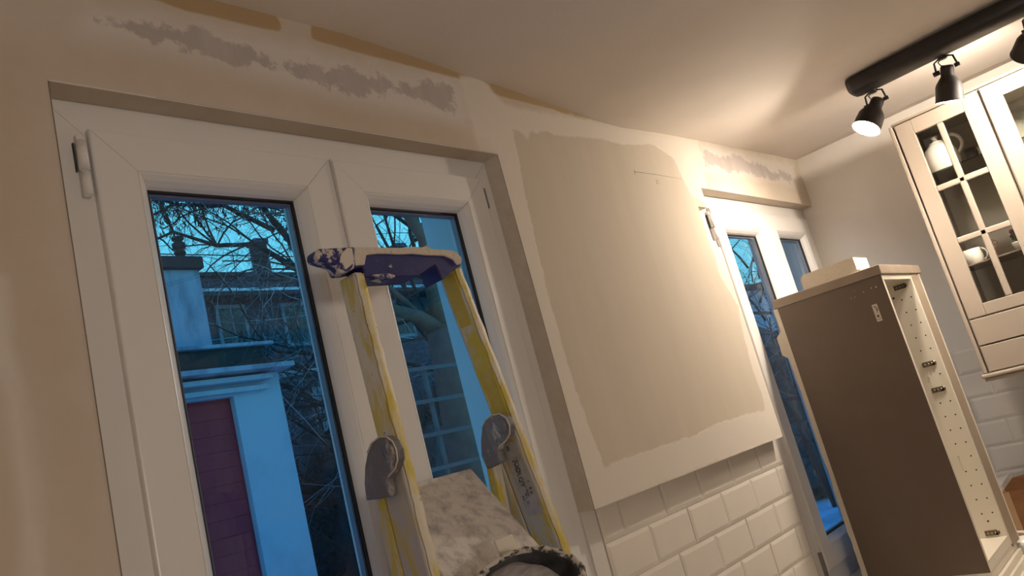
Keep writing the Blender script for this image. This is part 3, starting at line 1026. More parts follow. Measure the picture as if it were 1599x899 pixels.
# white jug on the glass shelf
SH1 = 0.622
jx, jy = 3.445, 0.597
jug = thing('jug', (jx, jy, SH1), 'bulbous white ceramic jug with knobbed lid on the top glass shelf', 'jug')
prof = [(0.030, 0.0005), (0.050, 0.002), (0.060, 0.014), (0.064, 0.045), (0.060, 0.082), (0.048, 0.108), (0.034, 0.121), (0.026, 0.126)]
MB().lathe(prof, Tm(jx, jy, SH1), 32).build('body', M['ceramic'], jug)
MB().lathe([(0.027, 0.1262), (0.026, 0.130), (0.012, 0.136), (0.008, 0.141), (0.010, 0.147), (0.015, 0.151), (0.013, 0.156), (0.0, 0.157)], Tm(jx, jy, SH1), 24).build('lid', M['ceramic'], jug)
pts = [(jx, jy - 0.045 - 0.040 * math.sin(a), SH1 + 0.092 - 0.042 * math.cos(a) + 0.008) for a in np.linspace(2.9, 0.0, 12)]
MB().tube(pts, 0.0075, 10).build('handle', M['ceramic'], jug)
mb = MB().lathe([(0.020, 0.0005), (0.021, 0.002), (0.021, 0.055), (0.018, 0.055), (0.018, 0.004), (0.0, 0.004)], Tm(3.44, 0.497, SH1), 20)
tag(mb.build('cup', M['darkceramic']), 'small black cup beside the white jug', 'cup')
bw = thing('cup', (3.44, 0.451, SH1), 'white cup with small printed marks at the end of the top shelf', 'cup')
MB().lathe([(0.014, 0.0005), (0.016, 0.003), (0.022, 0.02), (0.024, 0.048), (0.0225, 0.048), (0.020, 0.02), (0.0, 0.006)], Tm(3.44, 0.451, SH1), 22).build('bowl', M['ceramic'], bw)
MB().tube([(3.432, 0.451 + 0.022 + 0.012 * math.sin(a), SH1 + 0.030 + 0.014 * math.cos(a)) for a in np.linspace(0.2, 2.9, 9)], 0.003, 8).build('handle', M['ceramic'], bw)

SH2 = 0.247
mug = thing('mug', (3.43, 0.620, SH2), 'white ceramic mug with a loop handle on the lower shelf', 'mug')
MB().lathe([(0.028, 0.0005), (0.033, 0.003), (0.036, 0.03), (0.034, 0.062), (0.032, 0.062), (0.033, 0.03), (0.0, 0.008)], Tm(3.43, 0.620, SH2), 26).build('body', M['ceramic'], mug)
MB().tube([(3.418, 0.620 - 0.034 - 0.018 * math.sin(a), SH2 + 0.033 + 0.022 * math.cos(a)) for a in np.linspace(0.1, 3.0, 10)], 0.0035, 8).build('handle', M['ceramic'], mug)
lt = thing('letter_ornament', (3.38, 0.535, SH2), 'rust coloured stacked letter ornament beside the mug', 'ornament')
for i, ch in enumerate('LOVE'):
    Mx = Matrix.Translation((3.38, 0.520, SH2 + 0.066 - i * 0.0205)) @ Matrix(((0, 0, -1, 0), (-1, 0, 0, 0), (0, 1, 0, 0), (0, 0, 0, 1))) @ Matrix.Translation((-0.022 + 0.004 * (i % 2), 0, 0))
    text_mesh('letter', ch, 0.026, Mx, M['rust'], lt, 0.0015)
pt = thing('flower_pot', (3.40, 0.462, SH2), 'small white pot of dark red flowers at the end of the lower shelf', 'flower pot')
MB().lathe([(0.014, 0.0005), (0.020, 0.03), (0.021, 0.034), (0.017, 0.034), (0.0, 0.028)], Tm(3.40, 0.462, SH2), 18).build('pot', M['ceramic'], pt)
mb, ml = MB(), MB()
for k in range(26):
    a, r, z = rng.uniform(0, 2 * PI), rng.uniform(0, 0.024), rng.uniform(0.045, 0.08)
    bm = bmesh.new()
    bmesh.ops.create_icosphere(bm, subdivisions=1, radius=rng.uniform(0.004, 0.007))
    (mb if k % 3 else ml).frombm(bm, M=Tm(3.40 + r * math.cos(a), 0.462 + r * math.sin(a), SH2 + z, a, a))
for k in range(8):
    a = k * PI / 4
    ml.tube([(3.40, 0.462, SH2 + 0.03), (3.40 + 0.012 * math.cos(a), 0.462 + 0.012 * math.sin(a), SH2 + 0.06)], 0.0012, 5)
mb.build('petals', M['flower'], pt)
ml.build('leaves', M['leafg'], pt)
# glassware in the second cabinet
for k, (y, z) in enumerate(((0.30, SH1), (0.22, SH1))):
    mb = MB().lathe([(0.022, 0.0005), (0.022, 0.002), (0.003, 0.006), (0.003, 0.06), (0.03, 0.09), (0.028, 0.13), (0.027, 0.13), (0.028, 0.09), (0.0, 0.065)], Tm(3.45, y, z), 20)
    tag(mb.build('wine_glass', M['cab_glass']), ['clear stemmed glass nearer the cabinet with the jug', 'clear stemmed glass farther right in the second cabinet'][k], 'glass')
mb = MB().lathe([(0.018, 0.0005), (0.03, 0.004), (0.036, 0.03), (0.034, 0.03), (0.0, 0.008)], Tm(3.42, 0.315, SH2 + 0.0), 20)
tag(mb.build('bowl', M['ceramic']), 'small white bowl on the lower shelf of the second cabinet', 'bowl')

# ------------------------------------------------------------------ things on the right worktop
box = thing('cardboard_box', (3.5, 0.62, WT), 'open brown cardboard box on the worktop behind the tall cabinet', 'box')
b0, b1, b2, b3 = 3.40, 3.62, 0.40, 0.862
zt = -0.585
MB().box(b0, b0 + 0.004, b2, b3, WT, zt).build('side', M['cardboard'], box)
MB().box(b1 - 0.004, b1, b2, b3, WT, zt).build('side', M['cardboard'], box)
tag(MB().box(b0 + 0.004, b1 - 0.004, b3 - 0.004, b3, WT, zt).build('side', M['cardlight'], box), 'paler end of the box')
MB().box(b0 + 0.004, b1 - 0.004, b2, b2 + 0.004, WT, zt).build('side', M['cardboard'], box)
MB().box(b0 + 0.004, b1 - 0.004, b2 + 0.004, b3 - 0.004, WT, WT + 0.004).build('bottom', M['cardboard'], box)
mb = MB()
mb.prism([(b0 - 0.001, b3, zt), (b0 - 0.001, b3 + 0.02, zt + 0.006), (b0 - 0.001, b3 - 0.05, zt + 0.02), (b0 - 0.001, b3 - 0.06, zt)], (0.2, 0, 0.01))
mb.build('flap', M['paper'], box)
MB().prism([(b0 - 0.0005, b2, zt), (b0 - 0.0005, b3 - 0.05, zt), (b0 - 0.010, b3 - 0.1, zt + 0.045), (b0 - 0.012, b2, zt + 0.09)], (0.004, 0, 0)).build('flap', M['cardboard'], box)

MB().box(b0 - 0.0045, b0 - 0.0005, 0.792, 0.860, WT + 0.001, zt - 0.004).build('corner_flap', M['cardlight'], box)
dsh = thing('serving_dish', (3.30, 0.765, WT), 'white ceramic dish with a small lip on the worktop beside the tall cabinet', 'dish')
MB().lathe([(0.03, 0.0005), (0.036, 0.003), (0.050, 0.03), (0.056, 0.052), (0.053, 0.052), (0.046, 0.03), (0.0, 0.012)], Tm(3.30, 0.775, WT), 28).build('bowl', M['ceramic'], dsh)
MB().tube([(3.27, 0.815, WT + 0.078), (3.275, 0.795, WT + 0.084), (3.28, 0.765, WT + 0.080), (3.30, 0.755, WT + 0.040)], [0.002, 0.004, 0.005, 0.004], 10).build('spoon', M['ceramic'], dsh)

# ------------------------------------------------------------------ ceiling track with three spot heads
TZ = 0.935
trk = thing('track_light_rail', (2.95, 0.05, CEIL), 'long dark rounded ceiling rail carrying the spot heads', 'track')
mb = MB()
n = 20
w, h = 0.058, 0.052
outl = []
for i in range(n):
    a = 2 * PI * i / n
    outl.append((2.945 + w * math.copysign(abs(math.cos(a)) ** 0.6, math.cos(a)), 0, 0.948 + h * 0.62 * math.copysign(abs(math.sin(a)) ** 0.6, math.sin(a))))
Yt0, Yt1 = -0.75, 0.700
rings = [(Yt0, 1.0), (Yt1 - 0.02, 1.0), (Yt1 - 0.006, 0.93), (Yt1, 0.75)]
vs, fs = [], []
for y, s in rings:
    vs += [(2.945 + (x - 2.945) * s, y, 0.948 + (z - 0.948) * s) for x, _, z in outl]
for k in range(len(rings) - 1):
    for i in range(n):
        j = (i + 1) % n
        fs.append((k * n + i, k * n + j, (k + 1) * n + j, (k + 1) * n + i))
fs += [tuple(range(n)), tuple(range((len(rings) - 1) * n, len(rings) * n))]
mb.add(vs, fs, True)
mb.build('rail', M['black'], trk)


def spot_head(px, py, aim, lit, label, power, mount):
    """bell shaped spot head hanging from the rail; aim = direction its mouth points to"""
    mp = Vector(mount)
    aim = Vector(aim).normalized()
    t = thing('spot_head', mount, label, 'spotlight', 'spot heads on the ceiling rail')
    q = aim.to_track_quat('Z', 'Y').to_matrix().to_4x4()
    pivot = mp + Vector((0, 0, -0.042))
    Mx = Matrix.Translation(pivot) @ q
    mb = MB()
    K = 0.90 if lit else 0.82
    outer = [(0.017, -0.012), (0.024, -0.010), (0.0255, 0.0), (0.0255, 0.022), (0.030, 0.028), (0.044, 0.046), (0.049, 0.056), (0.053, 0.105), (0.0545, 0.106), (0.0545, 0.110)]
    inner = [(0.0525, 0.110), (0.047, 0.058), (0.030, 0.036), (0.0, 0.034)]
    mb.lathe([(r_ * K, h_) for r_, h_ in outer + inner[:1]], Mx, 32)
    sh = mb.build('shade', M['lampgrey'], t)
    MB().lathe([(0.0524 * K, 0.1095), (0.0465 * K, 0.060), (0.029 * K, 0.038), (0.001, 0.036)], Mx, 32, cap=False).build('lining', M['lampwhite'], sh)
    # yoke
    side = Vector((0, 1, 0))
    br = [mp + side * -0.012 + Vector((0, 0, 0.002)), mp + side * -0.030 + Vector((0, 0, -0.006)), pivot + side * -0.034]
    mb = MB()
    mb.tube([mp + Vector((0, 0, 0.012)), mp + Vector((0, 0, -0.004))], 0.014, 16)
    mb.tube(br, 0.0034, 8)
    mb.tube([p + side * 2 * (mp - p).dot(side) for p in br], 0.0034, 8)
    mb.tube([pivot + side * -0.040, pivot + side * -0.024], 0.007, 10)
    mb.tube([pivot + side * 0.024, pivot + side * 0.044], 0.008, 10)
    mb.build('bracket', M['black'], t)
    mb = MB()
    mb.tube([mp + Vector((0, 0.004, 0)), mp + Vector((-0.012, 0.016, -0.012)), mp + Vector((-0.010, 0.012, -0.026)), pivot - aim * 0.010], 0.0022, 6)
    mb.build('cable', M['black'], t)
    bc = pivot + aim * (0.079 if lit else 0.062)
    bm = bmesh.new()
    bmesh.ops.create_uvsphere(bm, u_segments=24, v_segments=16, radius=0.032 if lit else 0.030)
    mb = MB()
    mb.frombm(bm, True, Matrix.Translation(bc))
    mb.build('bulb', emit_mat('lit_bulb', WARM, power), t)
    return t


spot_head(0, 0, (-0.44, 0.50, -0.80), True, 'lit spot head glowing white at the window end of the rail', L_HEAD1, (2.975, 0.640, 0.912))
spot_head(0, 0, (0.14, 0.27, -0.92), False, 'dark grey bell shaped spot head in the middle of the rail', L_HEAD2, (2.975, 0.402, 0.912))
spot_head(0, 0, (0.66, 0.56, -0.50), True, 'partly visible spot head at the right edge of the frame', L_HEAD3, (2.975, 0.130, 0.912))

# globe lamp added unseen behind the camera to give general fill light
pd = thing('fill_lamp', (0.1, -1.3, -EYE), 'glowing globe on a pole, unseen fill lamp added behind the viewer', 'lamp')
MB().tube([(0.1, -1.3, -EYE + 0.03), (0.1, -1.3, -0.12)], 0.012, 10).build('pole', M['black'], pd)
MB().tube([(0.1, -1.3, -EYE), (0.1, -1.3, -EYE + 0.03)], 0.15, 24).build('base', M['black'], pd)
bm = bmesh.new()
bmesh.ops.create_uvsphere(bm, u_segments=24, v_segments=16, radius=0.11)
mb = MB()
mb.frombm(bm, True, Matrix.Translation((0.1, -1.3, -0.01)))
mb.build('globe', emit_mat('fill_lamp_glow', (1.0, 0.89, 0.79), L_GLOBE), pd)

# ------------------------------------------------------------------ ladder
LX0, LX1 = 0.79, 1.04
ldr = thing('stepladder', (0.92, 0.92, -EYE), 'yellow and blue platform stepladder smeared with dried plaster before the left window', 'ladder')


def lad_front(px, py, yt=1.0, th=4):
    A = at(550, 438, 1, yt)
    t = math.radians(th)
    nn = np.cross([1, 0, 0], [0, -math.sin(t), -math.cos(t)])
    r = ray(px, py)
    return r * (A @ nn) / (r @ nn)


def stile(px_t, py_t, px_m, py_m, px_b, py_b, up_d, lo_d, wid, name_m, inner_m):
    T, Mi, Bo = lad_front(px_t, py_t), lad_front(px_m, py_m), lad_front(px_b, py_b)
    d = (Bo - T) / np.linalg.norm(Bo - T)
    L = (-EYE - T[2]) / d[2]
    foot = T + d * L
    return T, Mi, foot, d


def bar_between(A, B, wid, dep, m, name, parent, bev=0.004, x_off=0.0, y_off=0.0):
    A, B = np.array(A, float), np.array(B, float)
    q = [(0, 0), (wid, 0), (wid, dep), (0, dep)]
    qa = [A + np.array((x + x_off, y + y_off, 0)) for x, y in q]
    qb = [B + np.array((x + x_off, y + y_off, 0)) for x, y in q]
    mb = MB().hexa(qa, qb)
    return mb.build(name, m, parent, bevel=bev)


stiles = {}
for key, tpx, mpx, bpx in (('L', (553, 424), (583, 550), (652, 815)), ('R', (708, 416), (757, 550), (856, 800))):
    T, Mi, foot, d = stile(*tpx, *mpx, *bpx, 0.04, 0.07, 0.022, None, None)
    stiles[key] = (T, Mi, foot, d)
    zsplit = 0.02
    S = T + d * ((zsplit - T[2]) / d[2])
    # guard rail: dark side face and pale front face are one profile, lower stile is deeper
    up = bar_between(T, S, 0.0175, 0.047, M['yellow_light'] if key == 'L' else M['yellow'], 'guard_rail', ldr, 0.004)
    S2 = T + d * ((zsplit + 0.03 - T[2]) / d[2])
    bar_between(S2 + np.array((-0.003, 0.001, 0)), foot, 0.0225, 0.060, M['stile'], 'stile', ldr, 0.004)
    bar_between(S2 + np.array((-0.0015, 0.0615, 0)), foot + np.array((0, 0.0605, 0)), 0.020, 0.034, M['yellow'], 'stile_channel', ldr, 0.004)
    # plastered front edge, thinner skin standing proud
    mb = MB()
    a, b_ = T + d * 0.004, T + d * 0.62
    ns = 40
    pts = []
    for i in range(ns + 1):
        p = a + (b_ - a) * i / ns
        pts.append(p)
    jl = rng.uniform(-0.0015, 0.0015, ns + 1)
    jr = rng.uniform(-0.0015, 0.0015, ns + 1)
    vs, fs = [], []
    for i, p in enumerate(pts):
        vs += [p + np.array((0.0015 + jl[i], -0.0022, 0)), p + np.array((0.0165 + jr[i], -0.0022, 0)), p + np.array((0.0178 + jr[i], 0.001, 0)), p + np.array((0.0 + jl[i], 0.001, 0))]
    for i in range(ns):
        for j in range(4):
            k = (j + 1) % 4
            fs.append((i * 4 + j, i * 4 + k, (i + 1) * 4 + k, (i + 1) * 4 + j))
    mb.add(vs, fs, True)
    tag(mb.build('plaster_smear', M['yellow_light'], ldr), 'pale smear of plaster down the front edge')
    MB().box(foot[0] - 0.012, foot[0] + 0.032, foot[1] - 0.008, foot[1] + 0.086, -EYE, -EYE + 0.05, 0.006).build('foot', M['blue_clean'], ldr)

# clean yellow band on the inner side of the right guard rail
T, Mi, foot, d = stiles['R']
a, b_ = T + d * 0.012, T + d * 0.115
mb = MB().hexa([a + np.array(q) for q in ((-0.0008, 0.004, 0), (0, 0.004, 0), (0, 0.0385, 0), (-0.0008, 0.0385, 0))],
               [b_ + np.array(q) for q in ((-0.0008, 0.010, 0), (0, 0.010, 0), (0, 0.0385, 0), (-0.0008, 0.0385, 0))])
tag(mb.build('paint_patch', M['yellow_clean'], ldr), 'clean yellow patch')
a, b_ = T + d * 0.205, T + d * 0.300
mb = MB().hexa([a + np.array(q) for q in ((-0.0008, 0.003, 0), (0, 0.003, 0), (0, 0.036, 0), (-0.0008, 0.036, 0))],
               [b_ + np.array(q) for q in ((-0.0008, 0.006, 0), (0, 0.006, 0), (0, 0.037, 0), (-0.0008, 0.037, 0))])
tag(mb.build('paint_patch', M['yellow_clean'], ldr), 'clean yellow patch')

# sticker with small print on the right stile
a, b_ = T + d * 0.345, T + d * 0.480
XO = -0.0032
lab = MB().hexa([a + np.array(q) for q in ((XO - 0.0006, 0.008, 0), (XO, 0.008, 0), (XO, 0.046, 0), (XO - 0.0006, 0.046, 0))],
                [b_ + np.array(q) for q in ((XO - 0.0006, 0.008, 0), (XO, 0.008, 0), (XO, 0.046, 0), (XO - 0.0006, 0.046, 0))]).build('sticker', M['label'], ldr)
dn = Vector(tuple(d))


def on_stile(u, yv):
    return T + d * u + np.array((XO - 0.0008, yv, 0))


# letters run down the stile
def text_on_stile(name, body, size, u, yv, m):
    ex = Vector((0, d[1], d[2])).normalized()      # reading direction, downwards
    ez = Vector((-1, 0, 0))
    ey = ez.cross(ex).normalized()
    o_ = on_stile(u, yv)
    Mx = Matrix(((ex.x, ey.x, ez.x, o_[0]), (ex.y, ey.y, ez.y, o_[1]), (ex.z, ey.z, ez.z, o_[2]), (0, 0, 0, 1)))
    return text_mesh(name, body, size, Mx, m, lab, 0.0002)


text_on_stile('lettering', 'JUOLQY', 0.0135, 0.378, 0.031, M['black_ink'])
text_on_stile('lettering', 'xi:', 0.011, 0.350, 0.035, M['black_ink'])
text_on_stile('small_print', '------- ----\n--- ------', 0.008, 0.372, 0.022, M['ink'])
text_on_stile('small_print', 'n : 8 #\n-- : mm', 0.0095, 0.418, 0.017, M['ink'])
text_on_stile('small_print', '= :  |||\n ==', 0.0085, 0.440, 0.034, M['ink'])

# blue top bar
bar_y = 1.0
F = [lad_front(x, y)[[0, 2]] for x, y in ((548, 389), (706, 394), (716, 403), (718, 416), (705, 424), (689, 438), (682, 422), (677, 415), (668, 420), (650, 432), (600, 434),
                                           (568, 434), (565, 418), (548, 421))]
yF = lad_front(600, 400)[1] - 0.006
poly = [(x, yF, z) for x, z in F]
tb = MB().prism(poly, (0, 0.050, 0)).build('top_bar', M['blue_clean'], ldr, bevel=0.003)
# left wing
W = [lad_front(x, y)[[0, 2]] for x, y in ((550, 388), (550, 421), (538, 427), (528, 429), (520, 416), (493, 408), (488, 402), (488, 394), (494, 391))]
MB().prism([(x, yF - 0.004, z) for x, z in W], (0, 0.030, 0)).build('wing', M['blue'], tb, bevel=0.004)
# white filler blob on the wing
W2 = [lad_front(x, y)[[0, 2]] for x, y in ((536, 390), (544, 392), (547, 405), (546, 415), (535, 424), (530, 414), (525, 413), (527, 400))]
MB().prism([(x, yF - 0.0055, z) for x, z in W2], (0, 0.0035, 0)).build('plaster_blob', M['label2'] if 'label2' in M else M['paper'], tb, bevel=0.002)
# plaster crust along the top front edge
top_pts = [(548, 389), (580, 389), (620, 390), (640, 388), (655, 389), (663, 385), (667, 391), (700, 393), (708, 396), (717, 405), (717, 414), (710, 416), (704, 408), (690, 402), (660, 401), (640, 399),
           (620, 400), (600, 399), (585, 399), (568, 401), (566, 416), (552, 417), (548, 405)]
C2 = [lad_front(x, y)[[0, 2]] for x, y in top_pts]
MB().prism([(x, yF - 0.0030, z + 0.0005) for x, z in C2], (0, 0.040, 0)).build('plaster_crust', M['crust'], tb, bevel=0.002)
# small hook under the bar
K2 = [lad_front(x, y)[[0, 2]] for x, y in ((576, 432), (600, 430), (612, 434), (602, 441), (585, 437))]
MB().prism([(x, yF - 0.010, z) for x, z in K2], (0, 0.022, 0)).build('hook', M['blue'], tb, bevel=0.002)


# grey kidney shaped brackets
def bracket(outline, X, thick=0.016):
    P = [at(x, y, 0, X) for x, y in outline]
    o = MB().prism([tuple(p) for p in P], (thick, 0, 0)).build('bracket', M['greyp'], ldr, bevel=0.003, seg=3)
    c = np.mean(P, axis=0)
    return o, P, c


TL = stiles['L'][0] + stiles['L'][3] * 0.36
TRr = stiles['R'][0] + stiles['R'][3] * 0.30
bkL = [(571, 782), (568, 755), (569, 728), (573, 707), (580, 692), (592, 682), (604, 682), (613, 689), (619, 702), (621, 718), (617, 732), (608, 742), (604, 748), (606, 764), (609, 776)]
bkR = [(760, 733), (751, 712), (750, 690), (752, 668), (758, 656), (768, 648), (780, 646), (790, 652), (796, 664), (796, 677), (790, 688), (780, 696), (777, 704), (783, 722)]
for ol, X in ((bkL, TL[0] - 0.022), (bkR, TRr[0] - 0.024)):
    o, P, c = bracket(ol, X)
    c = np.mean(P[4:12], axis=0)
    mb = MB()
    mb.lathe([(0.0135, -0.002), (0.013, 0.0005), (0.009, 0.0015), (0.0, 0.0018)], Matrix.Translation(tuple(c - np.array((0.0005, 0, 0)))) @ Matrix.Rotation(-PI / 2, 4, 'Y'), 22)
    mb.build('pivot_cap', M['greyp'], o)
    # plaster bead round the rim
    mb = MB()
    rim = [p + np.array((-0.0002, 0, 0)) for p in P[3:13]]
    mb.tube(rim, [0.0008] + [0.0014] * (len(rim) - 2) + [0.0008], 6)
    mb.build('plaster_bead', M['crust'], o)

# folded platform
pr1, pr2 = np.array([1.030, 1.080, 0.0015]), np.array([1.030, 0.957, -0.158])
e_ = pr2 - pr1
pb = pr1 + e_ * 1.25
pl1, pl2 = pr1 + np.array((-0.215, 0, 0)), pb + np.array((-0.215, 0, 0))
nrm = np.cross([1, 0, 0], e_)
nrm = nrm / np.linalg.norm(nrm)
if nrm[1] > 0:
    nrm = -nrm
th_ = -nrm * 0.018
MB().hexa([pl1, pr1, pb, pl2], [pl1 + th_, pr1 + th_, pb + th_, pl2 + th_]).build('platform', M['plate'], ldr, bevel=0.003)
# steps, rear legs
for k in range(4):
    z = -0.40 - 0.27 * k
    A = stiles['L'][0] + stiles['L'][3] * ((z - stiles['L'][0][2]) / stiles['L'][3][2])
    B = stiles['R'][0] + stiles['R'][3] * ((z - stiles['R'][0][2]) / stiles['R'][3][2])
    MB().box(A[0] + 0.022, B[0] - 0.002, A[1] - 0.004, A[1] + 0.082, z - 0.025, z, 0.003).build('step', M['plate'], ldr)
for X in (LX0 + 0.01, LX1 + 0.01):
    bar_between((X, 1.04, 0.0), (X, 1.17, -EYE), 0.022, 0.022, M['yellow'], 'rear_leg', ldr)
MB().box(LX0 + 0.032, LX1 + 0.01, 1.155, 1.172, -1.25, -1.22, 0.003).build('rear_brace', M['yellow'], ldr)

# ------------------------------------------------------------------ rubber mixing bucket in front of the ladder
bc = np.array([0.812, 0.800, -0.178])
tilt = math.radians(33)
Mb = Matrix.Translation(tuple(bc)) @ Matrix.Rotation(math.radians(-42), 4, 'Z') @ Matrix.Rotation(tilt, 4, 'X')
bk = thing('mixing_bowl', tuple(bc - np.array((0, 0, 0.09))), 'black rubber plaster bowl with splattered rim in front of the ladder', 'bowl')


def wobf(i, t):
    return 1 + 0.03 * math.sin(2 * t + 0.6) + 0.012 * math.sin(5 * t)


RB = 0.078
MB().lathe([(RB * 0.55, -0.085), (RB * 0.66, -0.080), (RB * 0.86, -0.04), (RB * 0.98, -0.006), (RB * 1.03, 0.0), (RB * 1.03, 0.004), (RB * 0.99, 0.006), (RB * 0.92, 0.004)],
           Mb, 48, wob=wobf).build('bowl', M['rubber'], bk)
MB().lathe([(RB * 0.93, 0.0045), (RB * 0.88, -0.012), (RB * 0.76, -0.045), (RB * 0.5, -0.07), (0.001, -0.07)], Mb, 48, wob=wobf, cap=False).build('lining', M['rubberin'], bk)
mb = MB()
prof = [(RB * 0.80, -0.040), (RB * 0.77, -0.016), (RB * 0.66, -0.004), (RB * 0.45, 0.002), (RB * 0.22, 0.004), (0.0005, 0.003)]
mb.lathe(prof, Mb @ Matrix.Translation((-0.010, 0.010, 0.004)), 40, cap=False, wob=lambda i, t: 1 + 0.05 * math.sin(3 * t + i) + 0.03 * math.sin(7 * t + 2 * i))
mb.build('plaster', M['wetplaster'], bk)
# strip of crust on the rim
mb = MB()
rp = []
for k in range(72):
    t = 2 * PI * k / 72
    q = wobf(0, t)
    rp.append(Mb @ Vector((RB * 1.01 * q * math.cos(t), RB * 1.01 * q * math.sin(t), 0.004 + 0.001 * math.sin(9 * t))))
mb.tube(rp, [0.0042 + 0.0012 * math.sin(k * 1.7) + 0.0008 * math.sin(k * 0.6) for k in range(72)], 6, closed=True)
mb.build('rim_crust', M['rimcrust'], bk)
# cream scraper card stuck between bowl and ladder
S = [(773, 845), (800, 833), (813, 866), (787, 878)]
YS = 0.90
Sp = [at(x, y, 1, YS) for x, y in S]
Sp = [p + np.array((0, 0.0, 0)) for p in Sp]
tag(MB().prism([tuple(p) for p in Sp], (0.0, 0.003, 0)).build('scraper_card', M['melamine']), 'small cream plastic scraper card standing behind the black bowl rim', 'scraper')

# ================================================================== outdoors
GZ = -EYE - 0.15
tag(MB().box(-40, 60, 1.8, 60, GZ - 0.2, GZ).build('snowy_ground', M['snow']), kind='structure')

ent = thing('entrance_building', (1.5, 5.0, GZ), 'pale stucco outbuilding with a dark red door seen through the left pane', 'building')
EY = 5.0
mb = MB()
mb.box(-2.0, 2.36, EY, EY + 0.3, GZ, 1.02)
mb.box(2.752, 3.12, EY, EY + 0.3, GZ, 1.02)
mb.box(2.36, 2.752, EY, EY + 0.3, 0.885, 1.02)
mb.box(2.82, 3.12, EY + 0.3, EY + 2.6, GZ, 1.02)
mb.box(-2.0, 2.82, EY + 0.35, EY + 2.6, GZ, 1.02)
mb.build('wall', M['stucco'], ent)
MB().box(1.70, 2.752, EY + 0.06, EY + 0.12, GZ, 0.886).build('door', M['reddoor'], ent)
for z in np.arange(-0.9, 0.85, 0.11):
    MB().box(1.75, 2.74, EY + 0.052, EY + 0.0601, z, z + 0.1085, 0.001).build('door_board', M['reddoor'], ent)
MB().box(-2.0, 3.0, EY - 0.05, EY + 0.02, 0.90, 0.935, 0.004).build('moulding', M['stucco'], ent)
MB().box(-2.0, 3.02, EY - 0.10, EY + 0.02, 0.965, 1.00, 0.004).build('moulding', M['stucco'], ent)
MB().box(-2.0, 3.16, EY - 0.18, EY + 2.7, 1.02, 1.055, 0.004).build('roof_edge', M['stucco_old'], ent)
MB().box(-2.0, 3.0, EY - 0.10, EY + 2.6, 1.056, 1.20, 0.004).build('roof_slab', M['darkcap'], ent)
MB().box(-2.0, 3.05, EY - 0.14, EY + 2.65, 1.2005, 1.225, 0.004).build('roof_edge', M['stucco_old'], ent)
MB().box(-2.0, 2.747, EY + 0.15, EY + 2.2, 1.2255, 1.86).build('upper_wall', M['stucco_old'], ent)
MB().box(-2.0, 2.767, EY + 0.10, EY + 2.25, 1.8605, 1.95, 0.005).build('roof_cap', M['darkcap'], ent)
fl = MB()
Mf = Tm(2.707, EY + 0.3, 1.9505) @ Matrix.Diagonal((0.6, 0.6, 0.85, 1))
fl.lathe([(0.055, 0.0), (0.055, 0.10), (0.068, 0.105), (0.068, 0.125), (0.05, 0.13), (0.05, 0.15), (0.078, 0.16), (0.078, 0.20), (0.055, 0.205), (0.05, 0.225), (0.07, 0.235), (0.075, 0.255), (0.0, 0.262)], Mf, 16)
fl.build('flue_pipe', M['darkcap'], ent)

far = thing('apartment_building', (9.0, 14.0, GZ), 'long dark far house with snowy eaves and white framed windows', 'building')
MB().box(2.5, 19, 14.0, 20, GZ, 4.90).build('wall', M['farwall'], far)
MB().box(2.3, 19.2, 13.9, 20.2, 4.9005, 4.98, 0.01).build('roof', M['darkcap'], far)
MB().box(2.2, 19.3, 13.45, 13.999, 4.34, 4.43, 0.01).build('eave', M['darkcap'], far)
MB().box(2.2, 19.3, 13.47, 13.98, 4.4305, 4.50, 0.02).build('snow_ridge', M['snow'], far)
k = 0
for x in np.arange(3.6, 18, 1.45):
    for z in (3.35, 1.0):
        fr = MB().box(x - 0.32, x + 0.32, 13.94, 13.999, z, z + 0.95).build('window_frame', M['farframe'], far)
        MB().box(x - 0.25, x - 0.02, 13.925, 13.9395, z + 0.08, z + 0.87).build('pane', M['farwin'], fr)
        MB().box(x + 0.02, x + 0.25, 13.925, 13.9395, z + 0.08, z + 0.87).build('pane', M['farwin'], fr)
for x in (9.08, 13.0):
    c = MB().box(x - 0.13, x + 0.13, 14.2, 14.5, 4.981, 5.75).build('chimney', M['darkcap'], far)
    MB().box(x - 0.17, x + 0.17, 14.16, 14.54, 5.7505, 5.85, 0.01).build('chimney_cap', M['farwall'], c)

garage = thing('garage', (9.5, 12.5, GZ), 'low pale garage beyond the trees right of the outbuilding', 'building')
MB().box(7.5, 9.4, 11.8, 13.0, GZ, 2.3).build('wall', M['farwall'], garage)
MB().box(7.4, 9.5, 11.7, 13.05, 2.3005, 2.38).build('roof', M['snow'], garage)
MB().box(7.9, 8.7, 11.74, 11.799, 1.2, 2.05).build('window', M['farframe'], garage)


nb_ = thing('neighbour_house', (26, 12, GZ), 'plain pale house wall glimpsed through twigs in the far window', 'building')
MB().box(19.9, 34, 11.5, 16, GZ, 3.4).build('wall', M['stucco_old'], nb_)
MB().box(19.6, 34.3, 11.2, 16.3, 3.4005, 3.55).build('roof_edge', M['darkcap'], nb_)
for x in (21.5, 24.6, 27.7):
    fr = MB().box(x, x + 1.0, 11.44, 11.499, 0.6, 1.9).build('window_frame', M['farframe'], nb_)
    MB().box(x + 0.08, x + 0.92, 11.42, 11.439, 0.68, 1.82).build('pane', M['farwin'], fr)


